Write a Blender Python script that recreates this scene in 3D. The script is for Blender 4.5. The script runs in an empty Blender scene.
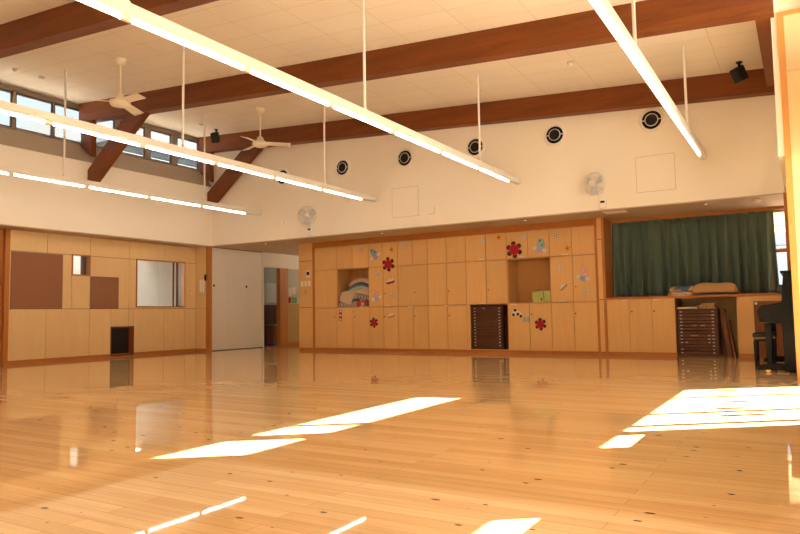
import bpy, bmesh, math, random
from mathutils import Vector, Matrix
random.seed(7)
scn = bpy.context.scene
COL = scn.collection
PI = math.pi

# ------------------------------------------------------------------ room dimensions (metres)
XL, XU = -12.39, -11.95      # panelled left wall, white wall above it
XC = -12.25                  # clerestory plane
YF, YL = 11.34, 12.21        # white upper back wall, locker fronts
ZS = 2.46                    # soffit
XR = 0.22                    # glass line of the right wall
def ceil_z(x): return 4.305 - 0.0635 * x

# ------------------------------------------------------------------ materials
def lin(c):
    return tuple(((v / 12.92) if v <= 0.04045 else ((v + 0.055) / 1.055) ** 2.4) for v in c)
def new_mat(name):
    m = bpy.data.materials.new(name); m.use_nodes = True
    nt = m.node_tree; b = nt.nodes['Principled BSDF']
    return m, nt, b
def N(nt, typ, **kw):
    n = nt.nodes.new(typ)
    for k, v in kw.items():
        if k.startswith('i_'): n.inputs[k[2:].replace('_', ' ')].default_value = v
        else: setattr(n, k, v)
    return n
def plain(name, col, rough=0.6, spec=0.3, metal=0.0, var=0.05, scale=6.0, bump=0.0):
    """plain painted surface with faint mottling"""
    m, nt, b = new_mat(name); L = nt.links.new
    g = N(nt, 'ShaderNodeNewGeometry')
    no = N(nt, 'ShaderNodeTexNoise'); no.inputs['Scale'].default_value = scale; no.inputs['Detail'].default_value = 4
    L(g.outputs['Position'], no.inputs['Vector'])
    mr = N(nt, 'ShaderNodeMapRange'); mr.inputs['To Min'].default_value = 1 - var; mr.inputs['To Max'].default_value = 1 + var
    L(no.outputs['Fac'], mr.inputs['Value'])
    mx = N(nt, 'ShaderNodeVectorMath', operation='SCALE'); mx.inputs[0].default_value = col[:3]
    L(mr.outputs['Result'], mx.inputs['Scale']); L(mx.outputs[0], b.inputs['Base Color'])
    b.inputs['Roughness'].default_value = rough; b.inputs['Metallic'].default_value = metal
    b.inputs['Specular IOR Level'].default_value = spec
    if bump:
        n2 = N(nt, 'ShaderNodeTexNoise'); n2.inputs['Scale'].default_value = 160
        L(g.outputs['Position'], n2.inputs['Vector'])
        bp = N(nt, 'ShaderNodeBump'); bp.inputs['Strength'].default_value = bump; bp.inputs['Distance'].default_value = 0.004
        L(n2.outputs['Fac'], bp.inputs['Height']); L(bp.outputs['Normal'], b.inputs['Normal'])
    return m
def wood(name, c1, c2, stretch=(14, 14, 1.2), rough=0.45, spec=0.35, rand=0.08, figure=0.5, coarse=1.0):
    """wood: noise drawn out along the grain, each board a touch different"""
    m, nt, b = new_mat(name); L = nt.links.new
    g = N(nt, 'ShaderNodeNewGeometry')
    oi = N(nt, 'ShaderNodeObjectInfo')
    mp = N(nt, 'ShaderNodeMapping'); mp.inputs['Scale'].default_value = stretch
    L(g.outputs['Position'], mp.inputs['Vector'])
    off = N(nt, 'ShaderNodeVectorMath', operation='ADD'); L(mp.outputs[0], off.inputs[0])
    sc = N(nt, 'ShaderNodeMath', operation='MULTIPLY'); sc.inputs[1].default_value = 37.0
    L(oi.outputs['Random'], sc.inputs[0]); L(sc.outputs[0], off.inputs[1])
    n1 = N(nt, 'ShaderNodeTexNoise'); n1.inputs['Scale'].default_value = coarse; n1.inputs['Detail'].default_value = 6; n1.inputs['Roughness'].default_value = 0.6
    n1.inputs['Distortion'].default_value = 0.6
    L(off.outputs[0], n1.inputs['Vector'])
    n2 = N(nt, 'ShaderNodeTexNoise'); n2.inputs['Scale'].default_value = 5 * coarse; n2.inputs['Detail'].default_value = 3
    L(off.outputs[0], n2.inputs['Vector'])
    ad = N(nt, 'ShaderNodeMix', data_type='FLOAT'); ad.inputs['Factor'].default_value = 0.35
    L(n1.outputs['Fac'], ad.inputs['A']); L(n2.outputs['Fac'], ad.inputs['B'])
    cr = N(nt, 'ShaderNodeValToRGB'); cr.color_ramp.elements[0].position = 0.5 - 0.25 * figure - .05; cr.color_ramp.elements[1].position = 0.5 + 0.25 * figure + .05
    cr.color_ramp.elements[0].color = (*c2, 1); cr.color_ramp.elements[1].color = (*c1, 1)
    L(ad.outputs['Result'], cr.inputs['Fac'])
    mr = N(nt, 'ShaderNodeMapRange'); mr.inputs['To Min'].default_value = 1 - rand; mr.inputs['To Max'].default_value = 1 + rand
    L(oi.outputs['Random'], mr.inputs['Value'])
    mx = N(nt, 'ShaderNodeVectorMath', operation='SCALE')
    L(cr.outputs['Color'], mx.inputs[0]); L(mr.outputs['Result'], mx.inputs['Scale']); L(mx.outputs[0], b.inputs['Base Color'])
    b.inputs['Roughness'].default_value = rough; b.inputs['Specular IOR Level'].default_value = spec
    return m
def emit(name, col, s):
    m, nt, b = new_mat(name)
    b.inputs['Base Color'].default_value = (0.9, 0.9, 0.9, 1)
    b.inputs['Emission Color'].default_value = (*col, 1); b.inputs['Emission Strength'].default_value = s
    return m
def glass(name, tint=(0.95, 0.97, 0.97)):
    m = bpy.data.materials.new(name); m.use_nodes = True; nt = m.node_tree; nt.nodes.clear(); L = nt.links.new
    o = N(nt, 'ShaderNodeOutputMaterial'); t = N(nt, 'ShaderNodeBsdfTransparent'); t.inputs['Color'].default_value = (*tint, 1)
    gl = N(nt, 'ShaderNodeBsdfGlossy'); gl.inputs['Roughness'].default_value = 0.02
    lw = N(nt, 'ShaderNodeLayerWeight'); lw.inputs['Blend'].default_value = 0.5
    pw = N(nt, 'ShaderNodeMath', operation='POWER'); pw.inputs[1].default_value = 5.0; L(lw.outputs['Facing'], pw.inputs[0])
    fr = N(nt, 'ShaderNodeMath', operation='MULTIPLY_ADD'); fr.inputs[1].default_value = 0.9; fr.inputs[2].default_value = 0.035; L(pw.outputs[0], fr.inputs[0])
    mx = N(nt, 'ShaderNodeMixShader'); L(fr.outputs[0], mx.inputs[0]); L(t.outputs[0], mx.inputs[1]); L(gl.outputs[0], mx.inputs[2]); L(mx.outputs[0], o.inputs[0])
    return m

def floor_material():
    m, nt, b = new_mat('oiled pine strip floor'); L = nt.links.new
    g = N(nt, 'ShaderNodeNewGeometry')
    br = N(nt, 'ShaderNodeTexBrick'); br.offset = 0.37; br.offset_frequency = 2; br.squash = 1.0
    br.inputs['Scale'].default_value = 1.0; br.inputs['Brick Width'].default_value = 1.82; br.inputs['Row Height'].default_value = 0.09
    br.inputs['Mortar Size'].default_value = 0.0014; br.inputs['Mortar Smooth'].default_value = 0.6; br.inputs['Bias'].default_value = 0.0
    br.inputs['Color1'].default_value = (0, 0, 0, 1); br.inputs['Color2'].default_value = (1, 1, 1, 1); br.inputs['Mortar'].default_value = (.5, .5, .5, 1)
    L(g.outputs['Position'], br.inputs['Vector'])
    # board tone
    tone = N(nt, 'ShaderNodeValToRGB'); e = tone.color_ramp.elements
    e[0].color = (0.69, 0.44, 0.205, 1); e[1].color = (0.79, 0.55, 0.295, 1)
    L(br.outputs['Color'], tone.inputs['Fac'])
    # grain along X
    mp = N(nt, 'ShaderNodeMapping'); mp.inputs['Scale'].default_value = (1.3, 26, 1)
    L(g.outputs['Position'], mp.inputs['Vector'])
    no = N(nt, 'ShaderNodeTexNoise'); no.inputs['Scale'].default_value = 1.0; no.inputs['Detail'].default_value = 6; no.inputs['Distortion'].default_value = 0.7
    L(mp.outputs[0], no.inputs['Vector'])
    mr = N(nt, 'ShaderNodeMapRange'); mr.inputs['From Min'].default_value = .25; mr.inputs['From Max'].default_value = .75; mr.inputs['To Min'].default_value = 0.89; mr.inputs['To Max'].default_value = 1.07
    L(no.outputs['Fac'], mr.inputs['Value'])
    s1 = N(nt, 'ShaderNodeVectorMath', operation='SCALE'); L(tone.outputs['Color'], s1.inputs[0]); L(mr.outputs['Result'], s1.inputs['Scale'])
    # seams
    sm = N(nt, 'ShaderNodeMix', data_type='RGBA'); L(br.outputs['Fac'], sm.inputs['Factor']); L(s1.outputs[0], sm.inputs['A']); sm.inputs['B'].default_value = (0.34, 0.15, 0.05, 1)
    # knots
    kp = N(nt, 'ShaderNodeMapping'); kp.inputs['Scale'].default_value = (3.6, 6.2, 0.0)
    L(g.outputs['Position'], kp.inputs['Vector'])
    vo = N(nt, 'ShaderNodeTexVoronoi'); vo.voronoi_dimensions = '2D'; vo.inputs['Scale'].default_value = 1.0
    L(kp.outputs[0], vo.inputs['Vector'])
    sep = N(nt, 'ShaderNodeSeparateColor'); L(vo.outputs['Color'], sep.inputs[0])
    rad = N(nt, 'ShaderNodeMapRange'); rad.inputs['From Min'].default_value = 0.45; rad.inputs['From Max'].default_value = 1.0; rad.inputs['To Min'].default_value = 0.0; rad.inputs['To Max'].default_value = 0.095
    L(sep.outputs[0], rad.inputs['Value'])
    wob = N(nt, 'ShaderNodeTexNoise'); wob.inputs['Scale'].default_value = 30; L(g.outputs['Position'], wob.inputs['Vector'])
    dd = N(nt, 'ShaderNodeMath', operation='MULTIPLY_ADD'); L(wob.outputs['Fac'], dd.inputs[0]); dd.inputs[1].default_value = 0.03; L(vo.outputs['Distance'], dd.inputs[2])
    lt = N(nt, 'ShaderNodeMath', operation='SUBTRACT'); L(rad.outputs['Result'], lt.inputs[0]); L(dd.outputs[0], lt.inputs[1])
    kn = N(nt, 'ShaderNodeMapRange'); kn.inputs['From Min'].default_value = -0.012; kn.inputs['From Max'].default_value = 0.015; kn.inputs['To Max'].default_value = 0.92
    L(lt.outputs[0], kn.inputs['Value'])
    km = N(nt, 'ShaderNodeMix', data_type='RGBA'); L(kn.outputs['Result'], km.inputs['Factor']); L(sm.outputs['Result'], km.inputs['A']); km.inputs['B'].default_value = (0.13, 0.045, 0.012, 1)
    L(km.outputs['Result'], b.inputs['Base Color'])
    # finish
    n3 = N(nt, 'ShaderNodeTexNoise'); n3.inputs['Scale'].default_value = 1.6; L(mp.outputs[0], n3.inputs['Vector'])
    rr = N(nt, 'ShaderNodeMapRange'); rr.inputs['To Min'].default_value = 0.015; rr.inputs['To Max'].default_value = 0.038
    L(n3.outputs['Fac'], rr.inputs['Value']); L(rr.outputs['Result'], b.inputs['Roughness'])
    b.inputs['Specular IOR Level'].default_value = 0.5
    return m
def ceiling_material():
    m, nt, b = new_mat('acoustic ceiling tile'); L = nt.links.new
    g = N(nt, 'ShaderNodeNewGeometry')
    br = N(nt, 'ShaderNodeTexBrick'); br.offset = 0.0; br.offset_frequency = 2
    br.inputs['Scale'].default_value = 1.0; br.inputs['Brick Width'].default_value = 0.91; br.inputs['Row Height'].default_value = 0.455
    br.inputs['Mortar Size'].default_value = 0.005; br.inputs['Mortar Smooth'].default_value = 0.3
    br.inputs['Color1'].default_value = (0.80, 0.74, 0.65, 1); br.inputs['Color2'].default_value = (0.83, 0.77, 0.68, 1); br.inputs['Mortar'].default_value = (0.62, 0.54, 0.43, 1)
    L(g.outputs['Position'], br.inputs['Vector'])
    wv = N(nt, 'ShaderNodeTexWave'); wv.wave_type = 'BANDS'; wv.bands_direction = 'X'; wv.inputs['Scale'].default_value = 22.0
    L(g.outputs['Position'], wv.inputs['Vector'])
    no = N(nt, 'ShaderNodeTexNoise'); no.inputs['Scale'].default_value = 60; L(g.outputs['Position'], no.inputs['Vector'])
    ad = N(nt, 'ShaderNodeMath', operation='ADD'); L(wv.outputs['Fac'], ad.inputs[0]); L(no.outputs['Fac'], ad.inputs[1])
    mr = N(nt, 'ShaderNodeMapRange'); mr.inputs['From Max'].default_value = 1.6; mr.inputs['To Min'].default_value = 0.90; mr.inputs['To Max'].default_value = 1.03
    L(ad.outputs[0], mr.inputs['Value'])
    s = N(nt, 'ShaderNodeVectorMath', operation='SCALE'); L(br.outputs['Color'], s.inputs[0]); L(mr.outputs['Result'], s.inputs['Scale']); L(s.outputs[0], b.inputs['Base Color'])
    b.inputs['Roughness'].default_value = 0.9; b.inputs['Specular IOR Level'].default_value = 0.1
    return m

M = {}
M['floor'] = floor_material()
M['ceiling'] = ceiling_material()
M['wall'] = plain('cream wall paint', (0.83, 0.765, 0.66), 0.75, 0.15, var=0.015, scale=2.0)
M['white'] = plain('white paint', (0.80, 0.765, 0.70), 0.5, 0.3, var=0.01)
M['door_white'] = plain('white door leaf', (0.74, 0.70, 0.64), 0.45, 0.3, var=0.015, scale=1.5)
M['soffit'] = plain('soffit board', (0.52, 0.40, 0.29), 0.7, 0.15, var=0.02)
M['ply'] = wood('maple plywood', (0.77, 0.565, 0.30), (0.70, 0.49, 0.245), (10, 10, 1.0), 0.45, 0.3, 0.03, 0.7)
M['locker'] = wood('maple veneer door', (0.75, 0.47, 0.195), (0.68, 0.40, 0.15), (16, 16, 1.1), 0.42, 0.32, 0.05, 0.7)
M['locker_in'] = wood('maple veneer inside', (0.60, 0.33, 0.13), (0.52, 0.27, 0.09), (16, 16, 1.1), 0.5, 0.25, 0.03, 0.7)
M['trim'] = wood('brown stained trim', (0.50, 0.185, 0.042), (0.40, 0.13, 0.026), (1.5, 6, 6), 0.38, 0.35, 0.06, 0.8)
M['trimv'] = wood('brown stained upright', (0.50, 0.20, 0.048), (0.40, 0.14, 0.03), (10, 10, 1), 0.38, 0.35, 0.06, 0.8)
M['pier'] = wood('pale birch pier board', (0.78, 0.58, 0.33), (0.73, 0.52, 0.28), (10, 10, 1.0), 0.45, 0.3, 0.02, 0.7)
M['piertrim'] = wood('honey pine frame', (0.62, 0.30, 0.085), (0.54, 0.24, 0.06), (10, 10, 1.0), 0.4, 0.35, 0.03, 0.7)
M['beam'] = wood('red brown glulam', (0.25, 0.070, 0.013), (0.105, 0.026, 0.005), (0.7, 5, 9), 0.5, 0.3, 0.05, 1.0)
M['pinboard'] = plain('brown pinboard felt', (0.30, 0.145, 0.088), 0.95, 0.05, var=0.06, scale=90)
M['chest'] = wood('dark walnut drawer', (0.105, 0.033, 0.010), (0.066, 0.020, 0.006), (2, 8, 8), 0.4, 0.35, 0.15, 0.8)
M['chest_body'] = wood('dark walnut carcass', (0.085, 0.024, 0.010), (0.055, 0.016, 0.007), (8, 8, 1), 0.4, 0.35, 0.1, 0.8)
M['redwood'] = wood('reddish brown board', (0.20, 0.062, 0.018), (0.145, 0.042, 0.012), (8, 8, 1), 0.4, 0.35, 0.1, 0.8)
M['black'] = plain('black lacquer', (0.003, 0.003, 0.004), 0.25, 0.12, var=0.0)
M['matt_black'] = plain('matt black', (0.012, 0.012, 0.012), 0.6, 0.3, var=0.0)
M['vinyl'] = plain('black vinyl', (0.022, 0.020, 0.020), 0.45, 0.4, var=0.05, scale=40)
M['brass'] = plain('brass', (0.75, 0.50, 0.20), 0.3, 0.5, 1.0, 0.0)
M['dark'] = plain('dark recess', (0.02, 0.016, 0.014), 0.8, 0.1, var=0.0)
M['sill'] = plain('taupe sill board', (0.40, 0.315, 0.235), 0.6, 0.2, var=0.02)
M['frame_grey'] = plain('grey brown window frame', (0.30, 0.235, 0.18), 0.5, 0.3, var=0.02)
M['frame_dark'] = plain('dark window sash', (0.10, 0.095, 0.09), 0.45, 0.3, var=0.02)
M['plastic'] = plain('ivory plastic', (0.80, 0.755, 0.67), 0.4, 0.4, var=0.01)
M['plastic_grey'] = plain('pale grey plastic', (0.55, 0.55, 0.56), 0.4, 0.4, var=0.02)
M['fanivory'] = plain('cream enamel', (0.82, 0.74, 0.57), 0.4, 0.4, var=0.01)
M['chrome'] = plain('satin ring', (0.72, 0.68, 0.62), 0.35, 0.5, 0.6, 0.0)
M['tag'] = plain('white card tag', (0.75, 0.70, 0.62), 0.7, 0.2, var=0.03)
M['wire'] = plain('clear grey wire', (0.62, 0.60, 0.58), 0.4, 0.4, var=0.0)
M['tube'] = emit('fluorescent tube', (1.0, 0.92, 0.77), 14.5)
M['lamp'] = emit('small downlight lens', (1.0, 0.85, 0.65), 1.2)
M['glass'] = glass('window glass')
M['bluewhite'] = plain('pale outside wall', (0.90, 0.89, 0.86), 0.8, 0.1, var=0.03, scale=1.0)
def flat(name, col, rough=0.8): 
    M[name] = plain(name.replace('_', ' '), col, rough, 0.15, var=0.05, scale=40); return M[name]
flat('red_paper', (0.42, 0.018, 0.03)); flat('dark_paper', (0.028, 0.022, 0.012)); flat('teal_paper', (0.25, 0.47, 0.46)); flat('pink_paper', (0.72, 0.34, 0.31))
flat('white_paper', (0.72, 0.68, 0.60)); flat('gold_paper', (0.66, 0.29, 0.03), 0.4); flat('grey_paper', (0.30, 0.27, 0.22)); flat('blue_paper', (0.30, 0.42, 0.62)); flat('lilac_paper', (0.45, 0.36, 0.55))
flat('maroon_paper', (0.30, 0.04, 0.03)); flat('green_box', (0.42, 0.48, 0.16)); flat('mauve_tile', (0.17, 0.085, 0.075)); flat('pink_panel', (0.36, 0.17, 0.13)); flat('pale_panel', (0.50, 0.52, 0.47))
flat('tan_panel', (0.42, 0.30, 0.13)); flat('green_paper', (0.10, 0.28, 0.12)); flat('blue_shoe', (0.05, 0.10, 0.35)); flat('red_shoe', (0.45, 0.03, 0.06))
flat('book_paper', (0.62, 0.56, 0.46)); flat('kraft', (0.42, 0.27, 0.14)); flat('cream_bar', (0.52, 0.44, 0.28))

def cloth(name, cols, scale, axis='X', rough=0.95, noise=0.0, bump=0.3):
    """fabric; several colours give printed stripes or patches"""
    m, nt, b = new_mat(name); L = nt.links.new
    g = N(nt, 'ShaderNodeTexCoord')
    if len(cols) == 1:
        b.inputs['Base Color'].default_value = (*cols[0], 1)
    else:
        cr = N(nt, 'ShaderNodeValToRGB'); cr.color_ramp.interpolation = 'CONSTANT'
        while len(cr.color_ramp.elements) < len(cols): cr.color_ramp.elements.new(0.5)
        for k, c in enumerate(cols):
            cr.color_ramp.elements[k].position = k / len(cols); cr.color_ramp.elements[k].color = (*c, 1)
        if noise:
            no = N(nt, 'ShaderNodeTexVoronoi'); no.inputs['Scale'].default_value = scale
            L(g.outputs['Object'], no.inputs['Vector']); se = N(nt, 'ShaderNodeSeparateColor'); L(no.outputs['Color'], se.inputs[0]); L(se.outputs[0], cr.inputs['Fac'])
        else:
            sp = N(nt, 'ShaderNodeSeparateXYZ'); L(g.outputs['Object'], sp.inputs[0])
            mu = N(nt, 'ShaderNodeMath', operation='MULTIPLY'); mu.inputs[1].default_value = scale; L(sp.outputs[axis], mu.inputs[0])
            fr = N(nt, 'ShaderNodeMath', operation='FRACT'); L(mu.outputs[0], fr.inputs[0]); L(fr.outputs[0], cr.inputs['Fac'])
        L(cr.outputs['Color'], b.inputs['Base Color'])
    b.inputs['Roughness'].default_value = rough; b.inputs['Specular IOR Level'].default_value = 0.1
    n2 = N(nt, 'ShaderNodeTexNoise'); n2.inputs['Scale'].default_value = 14; L(g.outputs['Object'], n2.inputs['Vector'])
    bp = N(nt, 'ShaderNodeBump'); bp.inputs['Strength'].default_value = bump; bp.inputs['Distance'].default_value = 0.02
    L(n2.outputs['Fac'], bp.inputs['Height']); L(bp.outputs['Normal'], b.inputs['Normal'])
    return m
M['curtain'] = cloth('green curtain cloth', [(0.14, 0.205, 0.178)], 1, bump=0.1)
M['bl_stripe'] = cloth('striped blanket', [(0.55, 0.50, 0.46), (0.12, 0.11, 0.13), (0.50, 0.46, 0.44), (0.20, 0.18, 0.20)], 13)
M['bl_print'] = cloth('printed quilt', [(0.60, 0.50, 0.40), (0.50, 0.22, 0.07), (0.62, 0.52, 0.42), (0.10, 0.13, 0.16), (0.45, 0.05, 0.04)], 14, noise=1)
M['bl_cream'] = cloth('cream blanket', [(0.62, 0.46, 0.30)], 1)
M['bl_mint'] = cloth('mint towel', [(0.42, 0.50, 0.38)], 1)
M['bl_navy'] = cloth('slate blue blanket', [(0.10, 0.14, 0.20)], 1)
M['bl_pink'] = cloth('pale pink beige blanket', [(0.68, 0.48, 0.36)], 1)
M['bl_blue'] = cloth('blue and orange print', [(0.62, 0.45, 0.28), (0.08, 0.16, 0.27), (0.58, 0.30, 0.10), (0.50, 0.45, 0.40)], 9, noise=1)
M['bl_orange'] = cloth('orange and white print', [(0.62, 0.40, 0.20), (0.60, 0.52, 0.42), (0.55, 0.26, 0.08)], 12, noise=1)
M['bl_beige'] = cloth('beige blanket', [(0.50, 0.31, 0.15)], 1)

# ------------------------------------------------------------------ geometry helpers
class B:
    def __init__(s): s.bm = bmesh.new()
    def box(s, x0, x1, y0, y1, z0, z1):
        v = [s.bm.verts.new(p) for p in ((x0,y0,z0),(x1,y0,z0),(x1,y1,z0),(x0,y1,z0),(x0,y0,z1),(x1,y0,z1),(x1,y1,z1),(x0,y1,z1))]
        for f in ((0,3,2,1),(4,5,6,7),(0,1,5,4),(1,2,6,5),(2,3,7,6),(3,0,4,7)): s.bm.faces.new([v[i] for i in f])
        return s
    def prism(s, pts, axis, a, b):
        """closed outline pts (2-D) extruded along axis from a to b"""
        def P(p, t):
            return {'X': (t, p[0], p[1]), 'Y': (p[0], t, p[1]), 'Z': (p[0], p[1], t)}[axis]
        lo = [s.bm.verts.new(P(p, a)) for p in pts]; hi = [s.bm.verts.new(P(p, b)) for p in pts]
        n = len(pts)
        s.bm.faces.new(lo); s.bm.faces.new(hi[::-1])
        for i in range(n): s.bm.faces.new((lo[i], hi[i], hi[(i+1) % n], lo[(i+1) % n]))
        return s
    def tube(s, pts, r, n=10, cap=True):
        pts = [Vector(p) for p in pts]; rings = []
        rs = r if isinstance(r, (list, tuple)) else [r] * len(pts)
        for i, p in enumerate(pts):
            d = (pts[min(i+1, len(pts)-1)] - pts[max(i-1, 0)]).normalized()
            a = d.orthogonal().normalized() if i == 0 else (rings_a - d * rings_a.dot(d)).normalized()
            rings_a = a; c = d.cross(a)
            rings.append([s.bm.verts.new(p + (a * math.cos(2*PI*k/n) + c * math.sin(2*PI*k/n)) * rs[i]) for k in range(n)])
        for i in range(len(rings)-1):
            for k in range(n): s.bm.faces.new((rings[i][k], rings[i][(k+1) % n], rings[i+1][(k+1) % n], rings[i+1][k]))
        if cap: s.bm.faces.new(rings[0][::-1]); s.bm.faces.new(rings[-1])
        return s
    def lathe(s, prof, at, axis='Z', n=28, cap=True):
        """prof: (radius, height) pairs turned about axis through at"""
        at = Vector(at); rings = []
        for r, h in prof:
            ring = []
            for k in range(n):
                c, q = math.cos(2*PI*k/n) * r, math.sin(2*PI*k/n) * r
                ring.append(s.bm.verts.new(at + Vector({'Z': (c, q, h), 'Y': (c, h, q), 'X': (h, c, q)}[axis])))
            rings.append(ring)
        for i in range(len(rings)-1):
            for k in range(n): s.bm.faces.new((rings[i][k], rings[i][(k+1) % n], rings[i+1][(k+1) % n], rings[i+1][k]))
        if cap:
            s.bm.faces.new(rings[0][::-1]); s.bm.faces.new(rings[-1])
        return s
    def torus(s, at, R, r, axis='Y', n=32, m=6):
        at = Vector(at); rings = []
        for k in range(n):
            a = 2*PI*k/n; ring = []
            for j in range(m):
                b = 2*PI*j/m; q = R + r * math.cos(b); h = r * math.sin(b); c, d = q * math.cos(a), q * math.sin(a)
                ring.append(s.bm.verts.new(at + Vector({'Z': (c, d, h), 'Y': (c, h, d), 'X': (h, c, d)}[axis])))
            rings.append(ring)
        for k in range(n):
            for j in range(m): s.bm.faces.new((rings[k][j], rings[(k+1) % n][j], rings[(k+1) % n][(j+1) % m], rings[k][(j+1) % m]))
        return s
    def grid(s, f, nu, nv):
        v = [[s.bm.verts.new(f(i/nu, j/nv)) for j in range(nv+1)] for i in range(nu+1)]
        for i in range(nu):
            for j in range(nv): s.bm.faces.new((v[i][j], v[i+1][j], v[i+1][j+1], v[i][j+1]))
        return s
def world_loc(o):
    p = Vector((0, 0, 0))
    while o: p += o.location; o = o.parent
    return p
def obj(name, b, mat, parent=None, origin=None, smooth=False, bevel=0.0, solid=0.0, sub=0):
    """link the shape as ONE mesh; origin is where the object's own point sits"""
    o0 = Vector(origin) if origin is not None else (world_loc(parent) if parent else Vector((0, 0, 0)))
    bmesh.ops.recalc_face_normals(b.bm, faces=b.bm.faces)
    bmesh.ops.translate(b.bm, verts=b.bm.verts, vec=-o0)
    me = bpy.data.meshes.new(name); b.bm.to_mesh(me); b.bm.free()
    for m in (mat if isinstance(mat, (list, tuple)) else [mat]): me.materials.append(m)
    if smooth:
        for p in me.polygons: p.use_smooth = True
    o = bpy.data.objects.new(name, me); COL.objects.link(o)
    o.location = o0 - (world_loc(parent) if parent else Vector((0, 0, 0)))
    o.parent = parent
    if solid:
        md = o.modifiers.new('thickness', 'SOLIDIFY'); md.thickness = solid; md.offset = 0
    if bevel:
        md = o.modifiers.new('bevel', 'BEVEL'); md.width = bevel; md.segments = 2; md.limit_method = 'ANGLE'
    if sub:
        md = o.modifiers.new('smooth', 'SUBSURF'); md.levels = sub; md.render_levels = sub
    return o
def tag(o, label, cat, group=None):
    o['label'] = label; o['category'] = cat
    if group: o['group'] = group
    return o
def thing(name, loc, label, cat, group=None):
    o = bpy.data.objects.new(name, None); COL.objects.link(o); o.location = loc; o.empty_display_size = 0.1
    return tag(o, label, cat, group)
def struct(name, b, mat, parent=None, **kw):
    o = obj(name, b, mat, parent, **kw)
    if parent is None: o['kind'] = 'structure'
    return o
def copy_tree(o, parent=None):
    c = o.copy(); COL.objects.link(c); c.parent = parent
    for ch in list(o.children): copy_tree(ch, c)
    return c

# ------------------------------------------------------------------ the setting
struct('floor', B().box(-16.5, 0.4, -3.4, 17.2, -0.12, 0.0), M['floor'])
b = B()
b.prism([(XC-.3, ceil_z(XC-.3)), (XR+.06, ceil_z(XR+.06)), (XR+.06, ceil_z(XR+.06)+.2), (XC-.3, ceil_z(XC-.3)+.2)], 'Y', -3.4, YF+.3)
struct('ceiling', b, M['ceiling'])

def beam(y0, y1, post=True):
    d = 0.365; xa, xb = XC+.05, -0.13
    bb = B().prism([(xa, ceil_z(xa)-d), (xb, ceil_z(xb)-d), (xb, ceil_z(xb)), (xa, ceil_z(xa))], 'Y', y0, y1)
    o = struct('ceiling_beam', bb, M['beam'])
    ym = (y0+y1)/2; w = .06
    bx = [(-11.949, 3.44), (-11.76, 3.44), (-10.26, ceil_z(-10.26)-d-.001), (-10.80, ceil_z(-10.8)-d-.001), (-11.949, 3.72)]
    obj('brace', B().prism(bx, 'Y', ym-w, ym+w), M['beam'], o)
    px = [(-12.18, 4.22), (-11.86, 3.98), (-11.86, ceil_z(-11.86)-d-.001), (-12.18, ceil_z(-12.18)-d-.001)]
    obj('post', B().prism(px, 'Y', ym-w, ym+w), M['beam'], o)
    return o
beam(5.0, 5.2); beam(8.05, 8.25); beam(YF-.19, YF-.002)
# edge beam along the right end of the far bay
b = B().box(-0.32, -0.175, 8.26, YF-.2, 4.02, ceil_z(-.2)); struct('edge_beam', b, M['beam'])

# white upper left wall, sloping sill, clerestory
b = B().box(XL-.2, XU, -3.4, YF+.02, ZS+.021, 3.88)
struct('wall_left', b, M['wall'])
struct('trim_12', B().prism([(XL-.2, 3.881), (XU-.002, 3.881), (XC, 4.27), (XL-.2, 4.27)], 'Y', -3.4, YF), M['sill'])
wl = B().box(XL-.30, XL-.012, 6.86, 8.08, 0, ZS)
wl.box(XL-.30, XL-.012, 8.08, 8.48, 0, 1.67).box(XL-.30, XL-.012, 8.08, 8.48, 2.09, ZS).box(XL-.30, XL-.012, 8.48, 8.97, 0, ZS)
wl.box(XL-.30, XL-.012, 8.97, 9.53, .63, ZS).box(XL-.30, XL-.012, 9.53, 9.58, 0, ZS)
wl.box(XL-.30, XL-.012, 9.58, 10.92, 0, 1.04).box(XL-.30, XL-.012, 9.58, 10.92, 2.09, ZS).box(XL-.30, XL-.012, 10.92, 11.304, 0, ZS)
struct('wall_left.001', wl, M['frame_dark'])
# plywood panels on that wall, 4 mm joints
def panel(bb, y0, y1, z0, z1): bb.box(XL-.012, XL, y0+.0045, y1-.0045, z0+.0045, z1-.0045)
pb = B(); ys = [6.86, 7.57, 8.48, 9.40, 10.32, 10.92, 11.25]
for i in range(6):
    y0, y1 = ys[i], ys[i+1]
    panel(pb, y0, y1, 2.075, ZS)                                     # top course
    if i == 2: panel(pb, y0, 8.97, .064, 1.006); panel(pb, 8.97, y1, .63, 1.006)
    elif i == 3: panel(pb, y0, 9.53, .63, 1.006); panel(pb, 9.53, y1, .064, 1.006)
    else: panel(pb, y0, y1, .064, 1.006)
    if i == 0: panel(pb, y0, y1, 1.006, 2.075)
    elif i == 1: panel(pb, y0, 8.08, 1.006, 2.075); panel(pb, 8.08, y1, 1.006, 1.67)
    elif i == 2: panel(pb, y0, y1, 1.006, 2.075)
    elif i == 3: panel(pb, y0, 9.58, 1.006, 2.075); panel(pb, 9.58, y1, 1.006, 1.04)
    elif i == 4: panel(pb, y0, y1, 1.006, 1.04)
    else: panel(pb, y0, y1, 1.006, 2.075)
struct('wall_left.002', pb, M['ply'])
# return of the panel wall and corner post
pb = B()
for z0, z1 in ((.064, 1.006), (1.006, 2.075), (2.075, ZS)): pb.box(XL, -12.04, 11.25, 11.30, z0+.002, z1-.002)
struct('wall_left.003', pb, M['ply'])
struct('wall_left.005', B().box(XL-.30, -12.06, 11.305, 11.36, 0, ZS), M['dark'])
struct('trim_1', B().box(-12.04, -11.965, 11.24, 11.36, 0, ZS), M['trimv'])
struct('baseboard_left', B().box(XL-.01, XL+.012, 6.86, 11.25, 0, .064).box(XL, -12.04, 11.238, 11.25, 0, .064), M['trim'])
struct('trim_2', B().box(XL-.3, XL+.012, 6.775, 6.86, 0, ZS), M['trimv'])
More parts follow.
